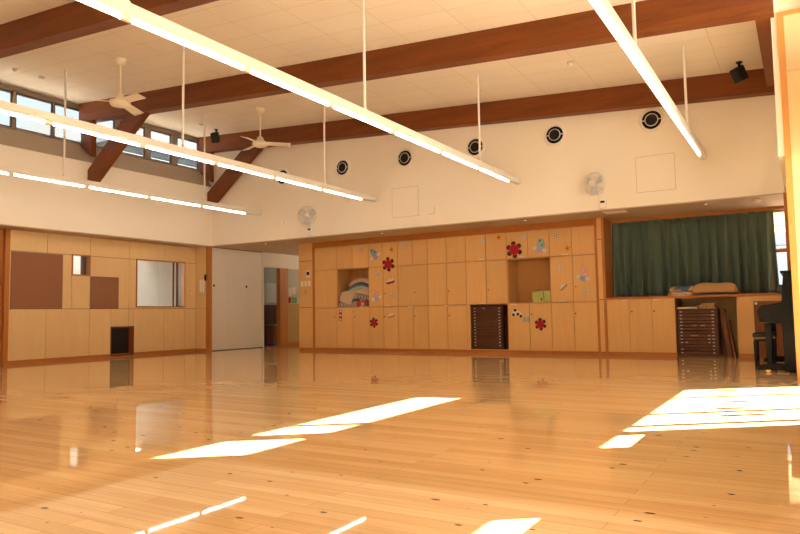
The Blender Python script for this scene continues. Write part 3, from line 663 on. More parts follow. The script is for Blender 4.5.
# ------------------------------------------------------------------ drawer chests
def chest(x0, x1, y0, y1, z0, z1, n, label, double, rows_r):
    t = thing('drawer_chest', ((x0+x1)/2, (y0+y1)/2, z0), label, 'drawer chest')
    c = B().box(x0, x0+.02, y0+.015, y1, z0, z1).box(x1-.02, x1, y0+.015, y1, z0, z1).box(x0+.02, x1-.02, y0+.015, y1, z1-.02, z1).box(x0+.02, x1-.02, y0+.02, y1, z0, z0+.035).box(x0+.02, x1-.02, y1-.012, y1, z0+.035, z1-.02)
    obj('body', c, M['chest_body'], t)
    h = (z1-.02-z0-.04)/n
    for k in range(n):
        a = z0+.038+h*k
        d = obj('drawer', B().box(x0+.022, x1-.022, y0, y0+.35, a+.002, a+h-.003), M['chest'], t, bevel=.002)
        zm = a + h/2
        for xx, ok in ((x0+.065, k not in (2,) or not double), (x1-.075, True)):
            if ok: obj('name_tag', B().box(xx-.018, xx+.018, y0-.006, y0, zm-.007, zm+.007), M['tag'], d)
        if double and k in (3, 4, 5): obj('name_tag', B().box(x1-.155, x1-.125, y0-.006, y0, zm-.007, zm+.007), M['tag'], d)
        if double and k == 3: obj('name_tag', B().box(x0+.12, x0+.16, y0-.006, y0, zm-.007, zm+.007), M['tag'], d)
        if double and k == 5: obj('name_tag', B().box(x0+.20, x0+.32, y0-.005, y0, zm-.007, zm+.007), M['kraft'], d)
        if double and k == 8:
            obj('name_tag', B().box(x0+.24, x0+.30, y0-.005, y0, zm-.01, zm+.006), M['kraft'], d); obj('name_tag', B().box(x0+.37, x0+.43, y0-.005, y0, zm-.012, zm+.006), M['cream_bar'], d)
        if not double and k == 12: obj('name_tag', B().box(x0+.24, x0+.28, y0-.005, y0, zm-.005, zm+.006), M['tag'], d)
        if double: obj('keyhole', B().lathe([(.011, 0), (.011, -.003), (.005, -.003)], ((x0+x1)/2, y0, zm), 'Y', 10), M['matt_black'], d)
    return t
chest(-5.68, -5.02, 12.24, 12.70, ROW[0]+.020, .93, 13, 'small dark brown drawer chest inside the locker wall, white tags down both sides', False, 13)
chest(-1.875, -1.245, 12.25, 12.72, 0, .80, 13, 'wide dark brown drawer chest under the counter below the green curtain', True, 13)
tag(obj('wooden_board', B().box(-4.975, -4.945, 12.27, 12.66, ROW[0]+.020, .78), M['chest_body'], origin=(-4.96, 12.45, .084)), 'dark thin board standing upright right of the small drawer chest', 'board')
# boards leaning beside the wide chest
def lean(x0, x1, dx, z1, y0, y1, label):
    b = B().prism([(x0, 0), (x1, 0), (x1+dx, z1), (x0+dx, z1)], 'Y', y0, y1)
    tag(obj('leaning_board', b, M['redwood'], origin=((x0+x1)/2, (y0+y1)/2, 0)), label, 'board', 'boards leaning beside the wide chest')
lean(-1.115, -1.05, -.10, .79, 12.27, 12.60, 'reddish board leaning against the gap right of the wide drawer chest')
lean(-1.035, -1.01, -.08, .60, 12.30, 12.66, 'narrow dark board leaning behind the reddish board right of wide chest')
tag(obj('paper_stack', B().box(-1.86, -1.55, 12.27, 12.55, .80, .83), M['book_paper'], origin=(-1.7, 12.4, .80), bevel=.003), 'flat white paper stack on the left of the wide drawer chest', 'papers')
for k, (a, c, z, lab) in enumerate(((-1.53, -1.27, .80, 'brown folder lying lowest on the right of the wide drawer chest'), (-1.51, -1.29, .835, 'brown folder lying on another folder on the wide drawer chest'), (-1.49, -1.27, .865, 'topmost brown folder under the counter, on the wide drawer chest'))):
    tag(obj('brown_folder', B().box(a, c, 12.28, 12.54, z, z+.03), M['kraft'], origin=((a+c)/2, 12.4, z), bevel=.006), lab, 'folder', 'folders on the wide chest')

# ------------------------------------------------------------------ low cabinets under the window
def low_cabinet(xs, label, keys):
    x0, x1 = xs[0], xs[-1]
    t = thing('low_cabinet', ((x0+x1)/2, YL, .064), label, 'cabinet', 'low cabinets under the window')
    c = B().box(x0+.001, x0+.02, YL+.022, 12.9, .064, .985).box(x1-.02, x1-.001, YL+.022, 12.9, .064, .985).box(x0+.02, x1-.02, 12.88, 12.9, .064, .985).box(x0+.02, x1-.02, YL+.022, 12.88, .064, .09).box(x0+.02, x1-.02, YL+.022, 12.88, .965, .985)
    obj('body', c, M['locker_in'], t)
    for i in range(len(xs)-1):
        d = obj('door', B().box(xs[i]+.002, xs[i+1]-.002, YL, YL+.02, .067, .982), M['locker'], t, bevel=.0015)
        for k in keys:
            if xs[i] < k < xs[i+1]: obj('keyhole', B().lathe([(.013, 0), (.013, -.004), (.006, -.004)], (k, YL, .77), 'Y', 12), M['matt_black'], d)
low_cabinet([-3.03, -2.645, -2.265, -1.89], 'three-door low maple cabinet under the left half of the green curtain', [-2.60, -2.23])
low_cabinet([-.955, -.55, -.15, .25], 'low maple cabinet behind the piano and stool, right of the wide drawer chest', [])
tag(obj('counter_top', B().box(-3.03, .68, YL-.012, 12.975, .986, 1.02), M['trim'], origin=(-1.4, 12.5, .986), bevel=.003), 'brown wooden counter top running below the green curtain', 'counter')
for x, lab in ((-2.70, 'white name strip atop the leftmost low cabinet door'), (-2.17, 'white name strip atop the third low cabinet door')):
    tag(obj('name_strip', B().box(x-.055, x+.055, YL-.003, YL, .962, .976), M['tag'], origin=(x, YL, .97)), lab, 'label', 'name strips on the low cabinet')

# curtain
def curtain():
    t = thing('curtain', (-1.7, 12.74, 1.035), 'long dark green pleated curtain drawn across the window recess', 'curtain')
    x0, x1, zt, zb_ = -3.012, -.375, ZS-.045, 1.045
    nu, nv = 520, 14; rd = random.Random(3)
    ph = [rd.uniform(0, 6.28) for _ in range(4)]
    def f(u, v):
        n = 17; w = u + .006*math.sin(9*u*PI+ph[0])
        a = 2*PI*n*w
        pinch = (1-v)
        A = .058 + .028*v
        y = 12.755 - A*(math.sin(a) + .25*math.sin(2*a+ph[1]))*(.55+.45*v) - .014*v*math.sin(2*PI*7*u+ph[2]) - .012*v*math.sin(2*PI*n/2*w)
        x = x0 + (x1-x0)*u + .012*v*math.sin(a*.5+ph[3]) + (.03*v*v if u > .97 else 0)
        return (x, y, zt + (zb_-zt)*v)
    o = obj('cloth', B().grid(f, nu, nv), M['curtain'], t, smooth=True, solid=.003)
    obj('hem', B().grid(lambda u, v: (f(u, 1)[0], f(u, 1)[1]-.002, zb_ - .0005 + .05*v), nu, 1), M['curtain'], t, smooth=True, solid=.004)
    obj('heading_tape', B().grid(lambda u, v: (f(u, 0)[0], f(u, 0)[1]-.002, zt - .06*v), nu, 1), M['curtain'], t, smooth=True, solid=.004)
curtain()
tag(obj('curtain_rail', B().box(-3.01, .3, 12.715, 12.755, ZS-.036, ZS-.012), M['plastic_grey'], origin=(-1.5, 12.73, ZS-.03)), 'slim curtain rail under the soffit above the green curtain', 'curtain rail')
# blankets on the counter
G2 = 'blankets folded on the counter'
blanket('folded_blanket', M['bl_orange'], -2.00, -1.60, YL+.02, 12.60, 1.021, 1.10, 'orange and white print blanket lying lowest on the counter at left', G2, 0, 11)
blanket('folded_blanket', M['bl_blue'], -1.97, -1.58, YL+.03, 12.60, 1.103, 1.19, 'blue and cream print blanket on top of the orange print one', G2, 0, 12)
blanket('folded_blanket', M['bl_navy'], -1.58, -1.02, YL+.03, 12.60, 1.021, 1.06, 'thin dark blanket under the beige blanket on the counter', G2, 0, 13)
blanket('folded_blanket', M['bl_beige'], -1.60, -.95, YL+.0, 12.62, 1.063, 1.225, 'thick folded beige blanket on the counter in front of the curtain', G2, .0, 14)
blanket('cloth_bundle', M['bl_navy'], -.37, -.24, 12.45, 12.66, 1.021, 1.16, 'small dark bundle on the counter right of the curtain edge', None, 0, 15)

# ------------------------------------------------------------------ piano, stool, board
t = thing('upright_piano', (-.15, 10.2, 0), 'black upright piano seen end-on against the right wall', 'piano')
ya, yb = 9.50, 10.95
obj('body', B().prism([(-.235, .13), (.10, .03), (.10, 1.215), (-.20, 1.215), (-.235, .80)], 'Y', ya+.03, yb-.03), M['black'], t, bevel=.006)
obj('side_panel', B().prism([(-.25, .03), (.11, .03), (.11, 1.21), (-.215, 1.21), (-.25, .82)], 'Y', ya, ya+.03), M['black'], t, bevel=.004)
obj('side_panel', B().prism([(-.25, .03), (.11, .03), (.11, 1.21), (-.215, 1.21), (-.25, .82)], 'Y', yb-.03, yb), M['black'], t, bevel=.004)
obj('lid', B().box(-.245, .12, ya-.012, yb+.012, 1.216, 1.245), M['black'], t, bevel=.006)
arm = [(-.24, .60), (-.36, .60), (-.44, .625), (-.505, .67), (-.515, .74), (-.50, .79), (-.46, .825), (-.40, .83), (-.24, .86)]
obj('key_arm', B().prism(arm, 'Y', ya, ya+.06), M['black'], t, bevel=.005)
obj('key_arm', B().prism(arm, 'Y', yb-.06, yb), M['black'], t, bevel=.005)
obj('key_bed', B().box(-.50, -.24, ya+.06, yb-.06, .62, .70), M['black'], t)
obj('key_lid', B().prism([(-.50, .72), (-.49, .80), (-.40, .815), (-.24, .83), (-.24, .72)], 'Y', ya+.062, yb-.062), M['black'], t)
for y0 in (ya+.005, yb-.065):
    obj('leg', B().prism([(-.435, .11), (-.375, .11), (-.365, .60), (-.445, .60)], 'Y', y0, y0+.06), M['black'], t, bevel=.006)
    ft = obj('foot', B().prism([(-.54, .03), (.11, .03), (.11, .10), (-.40, .115), (-.53, .085)], 'Y', y0-.004, y0+.064), M['black'], t, bevel=.006)
    obj('caster', B().lathe([(.03, -.02), (.03, .02)], (-.43, y0+.03, .031), 'Y', 14), M['brass'], ft)
for y in (10.12, 10.22, 10.32): obj('pedal', B().box(-.36, -.22, y-.02, y+.02, .06, .075), M['brass'], t, bevel=.004)
obj('lower_panel', B().box(-.24, -.235, ya+.12, yb-.12, .16, .60), M['black'], t)
tag(obj('cream_bar', B().box(-.335, -.255, 9.72, 10.08, .0, .045), M['cream_bar'], origin=(-.33, 10.1, 0), bevel=.006), 'cream coloured flat bar lying under the piano keyboard', 'bar')
t = thing('piano_stool', (-.48, 10.22, 0), 'black padded piano stool in front of the piano', 'stool')
obj('seat', B().box(-.615, -.345, 10.0, 10.46, .40, .47), M['vinyl'], t, bevel=.025)
obj('rail', B().box(-.60, -.36, 10.015, 10.445, .355, .398), M['black'], t, bevel=.004)
obj('trim_strip', B().box(-.606, -.354, 10.01, 10.45, .3985, .4015), M['brass'], t)
for sx in (-.605, -.395):
    for sy in (10.01, 10.405): obj('leg', B().prism([(sx+.004, 0), (sx+.036, 0), (sx+.04, .36), (sx, .36)], 'Y', sy, sy+.04), M['black'], t, bevel=.004)
t = thing('wooden_board', (-.44, 11.9, 0), 'reddish brown wooden panel with a white round knob standing behind the piano', 'board')
obj('panel', B().box(-.69, -.02, 11.89, 11.92, 0, .90), M['redwood'], t, bevel=.004)
obj('knob', B().lathe([(.022, 0), (.022, -.01), (.012, -.016)], (-.655, 11.89, .865), 'Y', 14), M['plastic'], t)
obj('foot', B().box(-.66, -.60, 11.86, 11.95, 0, .03), M['redwood'], t); obj('foot', B().box(-.12, -.06, 11.86, 11.95, 0, .03), M['redwood'], t)

# ------------------------------------------------------------------ things on the left wall
for y0, y1, z1, lab in ((6.885, 7.885, 2.062, 'large square brown pinboard on the panelled left wall'), (8.49, 9.14, 1.665, 'smaller brown pinboard on the left wall below the small window')):
    tag(obj('pinboard', B().box(XL+.001, XL+.014, y0, y1, 1.010, z1), M['pinboard'], origin=(XL, (y0+y1)/2, 1.01)), lab, 'pinboard', 'brown pinboards')
def plate(name, b, label, cat, org, mat='plastic', grp=None): return tag(obj(name, b, M[mat], origin=org, bevel=.003), label, cat, grp)
t = thing('light_switch', (XL, 11.11, 1.36), 'pale switch plate on the panelled wall right of the large window', 'switch')
obj('plate', B().box(XL, XL+.008, 11.075, 11.145, 1.30, 1.42), M['ply'], t, bevel=.002); obj('button', B().box(XL+.008, XL+.012, 11.09, 11.13, 1.33, 1.39), M['plastic'], t)
t = thing('wall_phone', (-12.10, 11.25, 1.38), 'white intercom handset on the corner return beside the white door', 'intercom')
obj('base', B().box(-12.19, -12.10, 11.20, 11.25, 1.38, 1.68), M['plastic'], t, bevel=.006)
obj('handset', B().box(-12.185, -12.145, 11.165, 11.20, 1.40, 1.66), M['plastic'], t, bevel=.01)
obj('cord', B().tube([(-12.165, 11.19, 1.40), (-12.14, 11.185, 1.33), (-12.11, 11.19, 1.36), (-12.105, 11.21, 1.42)], .004, 6), M['plastic_grey'], t)
t = thing('hanging_key', (-12.03, 11.24, 1.72), 'small dark bunch hung from a hook on the corner post', 'keys')
obj('hook', B().tube([(-12.03, 11.24, 1.83), (-12.03, 11.21, 1.83), (-12.03, 11.205, 1.80)], .004, 6), M['chrome'], t)
obj('bunch', B().prism([(-12.05, 1.80), (-12.01, 1.80), (-12.0, 1.68), (-12.03, 1.64), (-12.06, 1.70)], 'Y', 11.20, 11.22), M['dark_paper'], t)
# switches on the left pillar
for x, lab in ((-9.94, 'left white switch of three on the pillar'), (-9.83, 'middle white switch of three on the pillar'), (-9.725, 'right white switch of three on the pillar')):
    t = thing('light_switch', (x, YL-.01, 1.53), lab, 'switch', 'white switches on the pillar')
    obj('plate', B().box(x-.036, x+.036, YL-.018, YL-.01, 1.47, 1.59), M['plastic'], t, bevel=.002); obj('button', B().box(x-.018, x+.018, YL-.022, YL-.018, 1.50, 1.56), M['white'], t)
t = thing('wall_thermostat', (-9.745, YL-.01, 1.74), 'white control panel with a dark screen above the three switches', 'control panel')
obj('case', B().box(-9.81, -9.69, YL-.03, YL-.01, 1.66, 1.83), M['plastic'], t, bevel=.004); obj('screen', B().box(-9.79, -9.71, YL-.033, YL-.03, 1.72, 1.80), M['matt_black'], t)
tag(obj('round_dial', B().lathe([(.035, .001), (.035, -.012), (.028, -.018)], (-9.84, YL-.01, 1.34), 'Y', 18), M['soffit'], origin=(-9.84, YL-.01, 1.34)), 'faint round dial on the pillar below the switches', 'dial')
# toilet room contents
t = thing('toilet_cabinet', (-13.2, 14.78, 1.12), 'pale wall cabinet with a square door inside the dark side room', 'cabinet')
obj('body', B().box(-13.217, -13.19, 14.46, 15.10, 1.14, 2.05), M['pale_panel'], t); obj('door', B().box(-13.19, -13.17, 14.52, 15.04, 1.19, 1.75), M['door_white'], t, bevel=.003)
obj('handle', B().box(-13.17, -13.16, 14.56, 14.59, 1.40, 1.56), M['chrome'], t)
t = thing('side_cabinet', (-13.1, 14.95, 0), 'pinkish low cabinet standing on the floor in the side room', 'cabinet')
obj('body', B().box(-13.21, -12.95, 14.60, 15.3, 0, .53), M['pink_panel'], t); obj('top', B().box(-13.215, -12.94, 14.59, 15.31, .53, .56), M['pale_panel'], t)
for z in (.50, .66, .82): obj_ = tag(obj('towel_rail', B().box(-13.22, -13.16, 14.0, 14.45, z, z+.05), M['pink_panel'], origin=(-13.2, 14.2, z)), {.50: 'lowest pinkish rail on the dark tiled side room wall', .66: 'middle pinkish rail on the dark tiled side room wall', .82: 'topmost pinkish rail on the dark tiled side room wall'}[z], 'rail', 'rails in the side room')
SL = [(-12.20, 13.27, 'red_shoe', 'red slipper nearest the white door in the side room doorway'), (-12.30, 13.50, 'blue_shoe', 'blue slipper in the doorway beside the red slippers, left one'), (-12.26, 13.62, 'red_shoe', 'red slipper in the middle of the side room doorway'), (-12.30, 13.76, 'blue_shoe', 'blue slipper at the right, next to the brown jamb')]
for x, y, c, lab in SL:
    t = thing('slipper', (x, y, 0), lab, 'slipper', 'slippers in the side room doorway')
    obj('sole', B().prism([(x-.12, y-.035), (x-.13, y), (x-.12, y+.035), (x+.10, y+.045), (x+.13, y), (x+.10, y-.045)], 'Z', 0.001, .02), M[c], t, bevel=.004)
    obj('strap', B().grid(lambda u, v: (x-.01+.11*u, y+.048*math.cos(PI*v), .018+.05*math.sin(PI*v)*(1-.4*u)), 4, 8), M[c], t, solid=.006, smooth=True)
PO = [(14.16, 14.27, 1.33, 1.55, 'white_paper', 'white notice sheet at left on the corridor wall behind the pillar'), (14.30, 14.44, 1.40, 1.58, 'white_paper', 'white notice sheet at right on the corridor wall behind the pillar'),
      (14.14, 14.24, 1.14, 1.30, 'red_paper', 'red card on the corridor wall below the white sheets'), (14.27, 14.50, 1.14, 1.30, 'green_paper', 'green card on the corridor wall below the white sheets')]
for y0, y1, z0, z1, c, lab in PO: tag(obj('notice_sheet', B().box(-12.0, -11.996, y0, y1, z0, z1), M[c], origin=(-12, y0, z0)), lab, 'notice', 'notices on the corridor wall')

# ------------------------------------------------------------------ upper back wall
VX = [(-1.98, 'nearest the right end, right of the second fluorescent row end'), (-3.59, 'second from the right, above the right wall fan'), (-5.10, 'behind the rod of the long central fluorescent row'), (-6.62, 'third from the left, above the left square access panel'), (-8.13, 'second from the left, just above a fluorescent row end'), (-9.76, 'leftmost, half hidden behind a fluorescent row')]
for x, lab in VX:
    y = YF; z = 3.86
    t = thing('round_vent', (x, y, z), 'round black wall vent ' + lab, 'vent', 'round vents in the upper back wall')
    obj('flange', B().lathe([(.195, 0), (.195, -.016), (.175, -.034), (.152, -.030), (.150, 0)], (x, y, z), 'Y', 36, cap=False), M['white'], t)
    obj('throat', B().lathe([(.150, -.004), (.150, -.016), (.135, -.004)], (x, y, z), 'Y', 36), M['matt_black'], t)
    obj('ring', B().torus((x, y-.028, z), .098, .009, 'Y', 36, 8), M['chrome'], t, smooth=True)
    obj('nozzle', B().lathe([(.092, -.006), (.092, -.034), (.080, -.030), (.06, -.018)], (x, y, z), 'Y', 30), M['matt_black'], t)
    obj('bracket', B().box(x-.150, x-.100, y-.030, y-.020, z-.008, z+.008).box(x+.100, x+.150, y-.030, y-.020, z-.008, z+.008), M['chrome'], t)
for x0, x1, lab in ((-2.26, -1.66, 'square access panel in the white wall above the green curtain'), (-6.94, -6.335, 'square access panel in the white wall left of the centre')):
    z0, z1 = 2.695, 3.285
    t = thing('access_panel', ((x0+x1)/2, YF, z0), lab, 'access panel', 'access panels in the upper back wall')
    w = .007
    obj('frame', B().box(x0, x1, YF-.003, YF, z0, z0+w).box(x0, x1, YF-.003, YF, z1-w, z1).box(x0, x0+w, YF-.003, YF, z0+w, z1-w).box(x1-w, x1, YF-.003, YF, z0+w, z1-w), M['soffit'], t)
    obj('panel', B().box(x0+w, x1-w, YF-.004, YF, z0+w, z1-w), M['wall'], t)
for x, z, lab in ((-6.04, 2.76, 'small white wall box right of the left access panel'), (-9.80, 2.83, 'small white wall box near the left end of a fluorescent row')):
    t = thing('wall_speaker', (x, YF, z), lab, 'wall box', 'small white boxes on the back wall')
    obj('case', B().box(x-.068, x+.068, YF-.045, YF, z-.068, z+.068), M['plastic'], t, bevel=.008); obj('cover', B().box(x-.045, x+.045, YF-.049, YF-.045, z-.045, z+.045), M['white'], t)

def wall_fan(x, z, yaw, label):
    """fan on a wall bracket; built facing -Y about the bracket foot"""
    t = thing('wall_fan', (x, YF, z), label, 'fan', 'white wall fans')
    zz = z
    obj('base', B().prism([(x-.055, zz-.36), (x+.055, zz-.36), (x+.06, zz-.06), (x-.06, zz-.06)], 'Y', YF-.07, YF), M['plastic'], t, bevel=.012)
    obj('switch_panel', B().box(x-.035, x+.035, YF-.076, YF-.07, zz-.27, zz-.235), M['matt_black'], t)
    obj('arm', B().tube([(x, YF-.04, zz-.08), (x, YF-.06, zz), (x, YF-.12, zz+.02)], .022, 10), M['plastic'], t, smooth=True)
    c, s = math.cos(yaw), math.sin(yaw); piv = Vector((x, YF-.12, zz+.02))
    def place(o):
        o.data.transform(Matrix.Translation(piv - Vector((x, YF, z))) @ Matrix.Rotation(yaw, 4, 'Z')); return o
    def part(n, b, m, **k): return place(obj(n, b, m, None, origin=(0, 0, 0), **k))
    ps = []
    ps.append(part('motor', B().lathe([(.02, .03), (.055, .01), (.062, -.06), (.045, -.10), (.02, -.105)], (0, 0, 0), 'Y', 20), M['plastic'], smooth=True))
    cg = B(); R = .195
    for rr, yy in ((R, -.165), (R*.96, -.20), (R*.96, -.13), (R*.62, -.232), (R*.62, -.098)): cg.torus((0, yy, 0), rr, .0032, 'Y', 36, 5)
    for k in range(28):
        a = 2*PI*k/28; d = Vector((math.cos(a), 0, math.sin(a)))
        cg.tube([d*.05 + Vector((0, -.24, 0)), d*R*.62 + Vector((0, -.232, 0)), d*R*.96 + Vector((0, -.20, 0)), d*R + Vector((0, -.165, 0)), d*R*.96 + Vector((0, -.13, 0)), d*R*.62 + Vector((0, -.098, 0)), d*.05 + Vector((0, -.09, 0))], .0018, 4)
    ps.append(part('cage', cg, M['wire']))
    ps.append(part('hub', B().lathe([(.055, -.235), (.055, -.250), (.03, -.258)], (0, 0, 0), 'Y', 20), M['plastic'], smooth=True))
    for k in range(3):
        a = 2*PI*k/3 + .5
        def f(u, v, a=a):
            r = .04 + .14*u; w = (v-.5)*(1.1 - .1*u)*(1.0 if u < .8 else 1.0 - (u-.8)*2); aa = a + w
            return (r*math.cos(aa), -.165 + .035*(v-.5), r*math.sin(aa))
        ps.append(part('blade', B().grid(f, 6, 6), M['plastic_grey'], solid=.003, smooth=True))
    for o in ps: o.parent = t
wall_fan(-2.80, 2.85, -.42, 'white wall fan at the right, left of the green curtain corner')
wall_fan(-8.98, 2.88, .62, 'white wall fan at the left, above the switch pillar')

# soffit fittings
for x, lab in ((-7.37, 'small round downlight in the soffit above the teal and red cutouts'), (-10.52, 'small round downlight in the soffit before the white door'), (-4.28, 'small round downlight in the soffit above the green box niche'), (-1.27, 'small round downlight in the soffit above the green curtain')):
    t = thing('downlight', (x, 11.62, ZS), lab, 'downlight', 'downlights in the soffit')
    obj('ring', B().lathe([(.058, 0), (.055, -.006), (.032, -.007)], (x, 11.62, ZS), 'Z', 22), M['soffit'], t)
    obj('lens', B().lathe([(.024, -.0072), (.02, -.010)], (x, 11.62, ZS), 'Z', 18), M['lamp'], t)
t = thing('smoke_detector', (-.56, 11.70, ZS), 'round ivory detector in the soffit above the right end of the curtain', 'detector')
obj('base', B().lathe([(.07, 0), (.07, -.012), (.05, -.03)], (-.56, 11.70, ZS), 'Z', 22), M['plastic'], t, smooth=True); obj('cap', B().lathe([(.03, -.0301), (.025, -.04)], (-.56, 11.70, ZS), 'Z', 16), M['plastic'], t)
t = thing('ceiling_panel', (-2.66, 11.62, ZS), 'flat pale panel in the soffit under the right wall fan', 'panel')
obj('frame', B().box(-2.86, -2.50, 11.50, 11.76, ZS-.008, ZS), M['white'], t); obj('cover', B().box(-2.84, -2.52, 11.52, 11.74, ZS-.012, ZS-.008), M['wall'], t)

# ------------------------------------------------------------------ ceiling fittings
def detector(x, y, label):
    z = ceil_z(x)
    t = thing('ceiling_detector', (x, y, z), label, 'detector', 'small detectors on the ceiling')
    obj('base', B().lathe([(.055, .002), (.055, -.02)], (x, y, z), 'Z', 18), M['plastic'], t); obj('dome', B().lathe([(.048, -.0201), (.042, -.045), (.02, -.058)], (x, y, z), 'Z', 18), M['plastic'], t, smooth=True)
detector(-11.18, 6.22, 'small white detector on the ceiling at the far left edge'); detector(-11.17, 6.66, 'small white detector on the ceiling left of the near ceiling fan, next to a rod')
detector(-2.80, 9.72, 'small white detector on the ceiling between the two right beams'); detector(-11.13, 10.22, 'small white detector on the ceiling near the dark corner speaker')
def speaker(x, y, label, yaw, s):
    z = ceil_z(x)
    t = thing('ceiling_speaker', (x, y, z), label, 'speaker', 'black speakers on ceiling brackets')
    obj('bracket', B().tube([(x, y, z+.005), (x, y, z-.09)], .022, 10).lathe([(.045, .001), (.045, -.015)], (x, y, z), 'Z', 14), M['matt_black'], t)
    w, h, d = .10*s, .13*s, .09*s
    o = obj('cabinet', B().prism([(-w, -d), (w, -d), (w*.7, d), (-w*.7, d)], 'Z', -h, h), M['matt_black'], None, origin=(0, 0, 0), bevel=.006)
    g = obj('grille', B().box(-w*.9, w*.9, -d-.006, -d-.001, -h*.92, h*.92), M['matt_black'], None, origin=(0, 0, 0))
    mt = Matrix.Translation((0, -.02, -.085-h*.95)) @ Matrix.Rotation(yaw, 4, 'Z') @ Matrix.Rotation(math.radians(24), 4, 'X')
    for q in (o, g): q.data.transform(mt); q.parent = t
speaker(-.64, 10.72, 'black speaker on a ceiling bracket near the right end of the back beam', math.radians(-50), .8)
speaker(-11.17, 10.72, 'black speaker on a ceiling bracket at the far left corner', math.radians(25), .85)
def ceiling_fan(x, y, ang, label):
    z = ceil_z(x)
    t = thing('ceiling_fan', (x, y, z), label, 'ceiling fan', 'cream ceiling fans')
    obj('canopy', B().lathe([(.085, .004), (.085, -.03), (.06, -.10), (.02, -.105)], (x, y, z), 'Z', 24), M['fanivory'], t, smooth=True)
    obj('rod', B().tube([(x, y, z-.10), (x, y, z-.58)], .014, 10), M['fanivory'], t)
    obj('motor', B().lathe([(.02, -.56), (.05, -.58), (.085, -.66), (.15, -.685), (.16, -.72), (.13, -.76), (.05, -.785)], (x, y, z), 'Z', 28), M['fanivory'], t, smooth=True)
    for k in range(3):
        a = ang + 2*PI*k/3; c, s = math.cos(a), math.sin(a)
        def f(u, v):
            r = .13 + .46*u; w = (v-.5)*(.13+.03*u); zz = z - .70 - .28*w - .02*u
            return (x + r*c - w*s, y + r*s + w*c, zz)
        obj('blade', B().grid(f, 8, 4), M['fanivory'], t, solid=.008, smooth=True)
ceiling_fan(-9.04, 6.66, math.radians(-6.4), 'cream three-blade ceiling fan nearer the camera, by the middle beam')
ceiling_fan(-8.99, 9.78, math.radians(42.6), 'cream three-blade ceiling fan farther away, in front of the back beam')
# pendant fluorescent rows
PX = [(-1.24, 'white fluorescent pendant row nearest the right wall'), (-4.28, 'longest white fluorescent pendant row crossing the middle of the hall'), (-7.34, 'white fluorescent pendant row second from the left wall'), (-10.41, 'white fluorescent pendant row closest to the left wall')]
cuts = [10.87 - 1.28*k for k in range(10)]
for x, lab in PX:
    z = 3.045 + (.04 if x > -2 else 0); y0, y1 = cuts[-1], 11.30
    t = thing('pendant_light', (x, (y0+y1)/2, z), lab, 'pendant light', 'fluorescent pendant rows')
    h = B().prism([(x-.030, z+.018), (x+.030, z+.018), (x+.048, z+.036), (x+.048, z+.115), (x-.048, z+.115), (x-.048, z+.036)], 'Y', y0, y1)
    obj('housing', h, M['white'], t, bevel=.004)
    for k in range(len(cuts)-1):
        a, c = cuts[k+1]+.045, cuts[k]-.045
        obj('tube', B().tube([(x, a, z), (x, c, z)], .014, 12), M['tube'], t)
        obj('lamp_holder', B().box(x-.016, x+.016, cuts[k+1]-.044, cuts[k+1]+.044, z-.018, z+.022), M['fanivory'], t)
    obj('lamp_holder', B().box(x-.016, x+.016, cuts[0]-.044, cuts[0]+.01, z-.018, z+.022), M['fanivory'], t)
    for y in (9.67, 6.62 if x < -10 else 6.42, 3.2, 0.1):
        r = obj('rod', B().tube([(x, y, z+.11), (x, y, ceil_z(x)+.004)], .017, 10), M['white'], t)
        obj('collar', B().lathe([(.028, .1152), (.028, .135), (.018, .145)], (x, y, z), 'Z', 14), M['plastic'], r)

# ------------------------------------------------------------------ outside
def house(x0, x1, y0, y1, zw, zr, label, m):
    t = thing('neighbour_house', ((x0+x1)/2, (y0+y1)/2, 0), label, 'house', 'houses beyond the clerestory')
    obj('wall', B().box(x0, x1, y0, y1, 0, zw), m, t)
    rf = B().prism([(y0-.4, zw), (y1+.4, zw), ((y0+y1)/2, zr)], 'X', x0-.3, x1+.3)
    obj('roof', rf, M['frame_grey2'], t)
    for y in (y0+1.2, (y0+y1)/2+.4, y1-1.9): 
        w = obj('window', B().box(x1, x1+.05, y, y+1.0, zw-2.0, zw-.7), M['frame_grey2'], t); obj('pane', B().box(x1+.05, x1+.06, y+.07, y+.93, zw-1.93, zw-.77), M['frame_dark'], w)
def siding():
    m, nt, b = new_mat('pale blue siding'); L = nt.links.new
    g = N(nt, 'ShaderNodeNewGeometry'); sp = N(nt, 'ShaderNodeSeparateXYZ'); L(g.outputs['Position'], sp.inputs[0])
    mu = N(nt, 'ShaderNodeMath', operation='MULTIPLY'); mu.inputs[1].default_value = 4.5; L(sp.outputs['Z'], mu.inputs[0]); fr = N(nt, 'ShaderNodeMath', operation='FRACT'); L(mu.outputs[0], fr.inputs[0])
    cr = N(nt, 'ShaderNodeValToRGB'); cr.color_ramp.interpolation = 'CONSTANT'; cr.color_ramp.elements[0].color = (.022, .030, .040, 1); cr.color_ramp.elements[1].position = .22; cr.color_ramp.elements[1].color = (.048, .062, .080, 1)
    L(fr.outputs[0], cr.inputs['Fac']); L(cr.outputs['Color'], b.inputs['Base Color']); b.inputs['Roughness'].default_value = .8
    return m
M['siding'] = siding(); M['frame_grey2'] = plain('grey roof tile', (.05, .055, .062), .8, .1, var=.1, scale=3)
house(-33, -24, 17.6, 26.0, 8.1, 10.4, 'slate blue sided house with a grey gable roof seen through the clerestory', M['siding'])
house(-46, -36, 20.0, 29, 11.0, 13.0, 'more distant grey house seen through the clerestory behind the blue one', M['frame_grey2'])
struct('ground', B().box(-60, 40, -30, 60, -.32, -.14), plain('outside paving', (.45, .42, .38), .9, .1, var=.1))

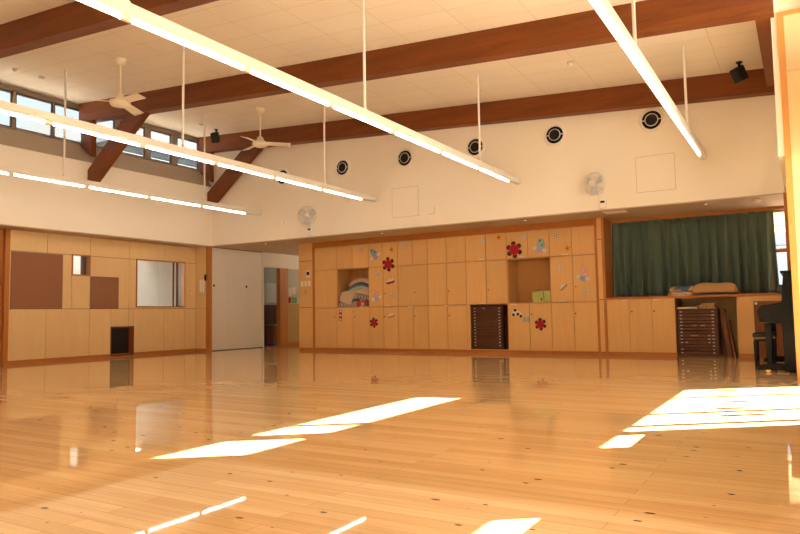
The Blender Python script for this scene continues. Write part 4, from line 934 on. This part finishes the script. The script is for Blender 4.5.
# ------------------------------------------------------------------ light
w = bpy.data.worlds.new('sky'); scn.world = w; w.use_nodes = True; nt = w.node_tree; nt.nodes.clear(); L = nt.links.new
out = N(nt, 'ShaderNodeOutputWorld'); bg = N(nt, 'ShaderNodeBackground')
tc = N(nt, 'ShaderNodeTexCoord'); sp = N(nt, 'ShaderNodeSeparateXYZ'); L(tc.outputs['Generated'], sp.inputs[0])
cr = N(nt, 'ShaderNodeValToRGB'); e = cr.color_ramp.elements
e[0].position = 0.0; e[0].color = (.84, .92, 1.0, 1); e[1].position = .8; e[1].color = (.50, .68, 1.0, 1)
L(sp.outputs['Z'], cr.inputs['Fac'])
L(cr.outputs['Color'], bg.inputs['Color']); bg.inputs['Strength'].default_value = 0.95
L(bg.outputs[0], out.inputs[0])
sun = bpy.data.lights.new('sun', 'SUN'); sun.energy = 66; sun.angle = math.radians(.55); sun.color = (1.0, .91, .76)
so = bpy.data.objects.new('sun', sun); COL.objects.link(so)
d = Vector((-1, -.785, -1.15)); so.rotation_euler = d.to_track_quat('-Z', 'Y').to_euler(); so.location = (8, 8, 12)

# ------------------------------------------------------------------ camera
cam = bpy.data.cameras.new('camera'); co = bpy.data.objects.new('camera', cam); COL.objects.link(co)
cam.sensor_width = 36; cam.lens = 36 * 674.6 / 800; cam.clip_start = .02; cam.clip_end = 200
Rr = Matrix(((0.8574960, 0.5142128, -0.0169024), (0.0504378, -0.0513244, 0.9974076), (-0.5120123, 0.8561256, 0.0699462)))   # right, up, forward rows
m3 = Matrix((Rr[0], Rr[1], -Rr[2])).transposed()
co.matrix_world = Matrix.Translation((0, 0, .79)) @ m3.to_4x4()
scn.camera = co
vs = scn.view_settings; vs.view_transform = 'Standard'; vs.look = 'None'; vs.gamma = 1; vs.exposure = 0.45; vs.use_curve_mapping = False
scn.cycles.max_bounces = 10; scn.cycles.diffuse_bounces = 7; scn.cycles.glossy_bounces = 5; scn.cycles.transparent_max_bounces = 16
scn.cycles.sample_clamp_indirect = 6.0
scn.cycles.denoising_prefilter = 'ACCURATE'
scn.cycles.caustics_reflective = False; scn.cycles.caustics_refractive = False
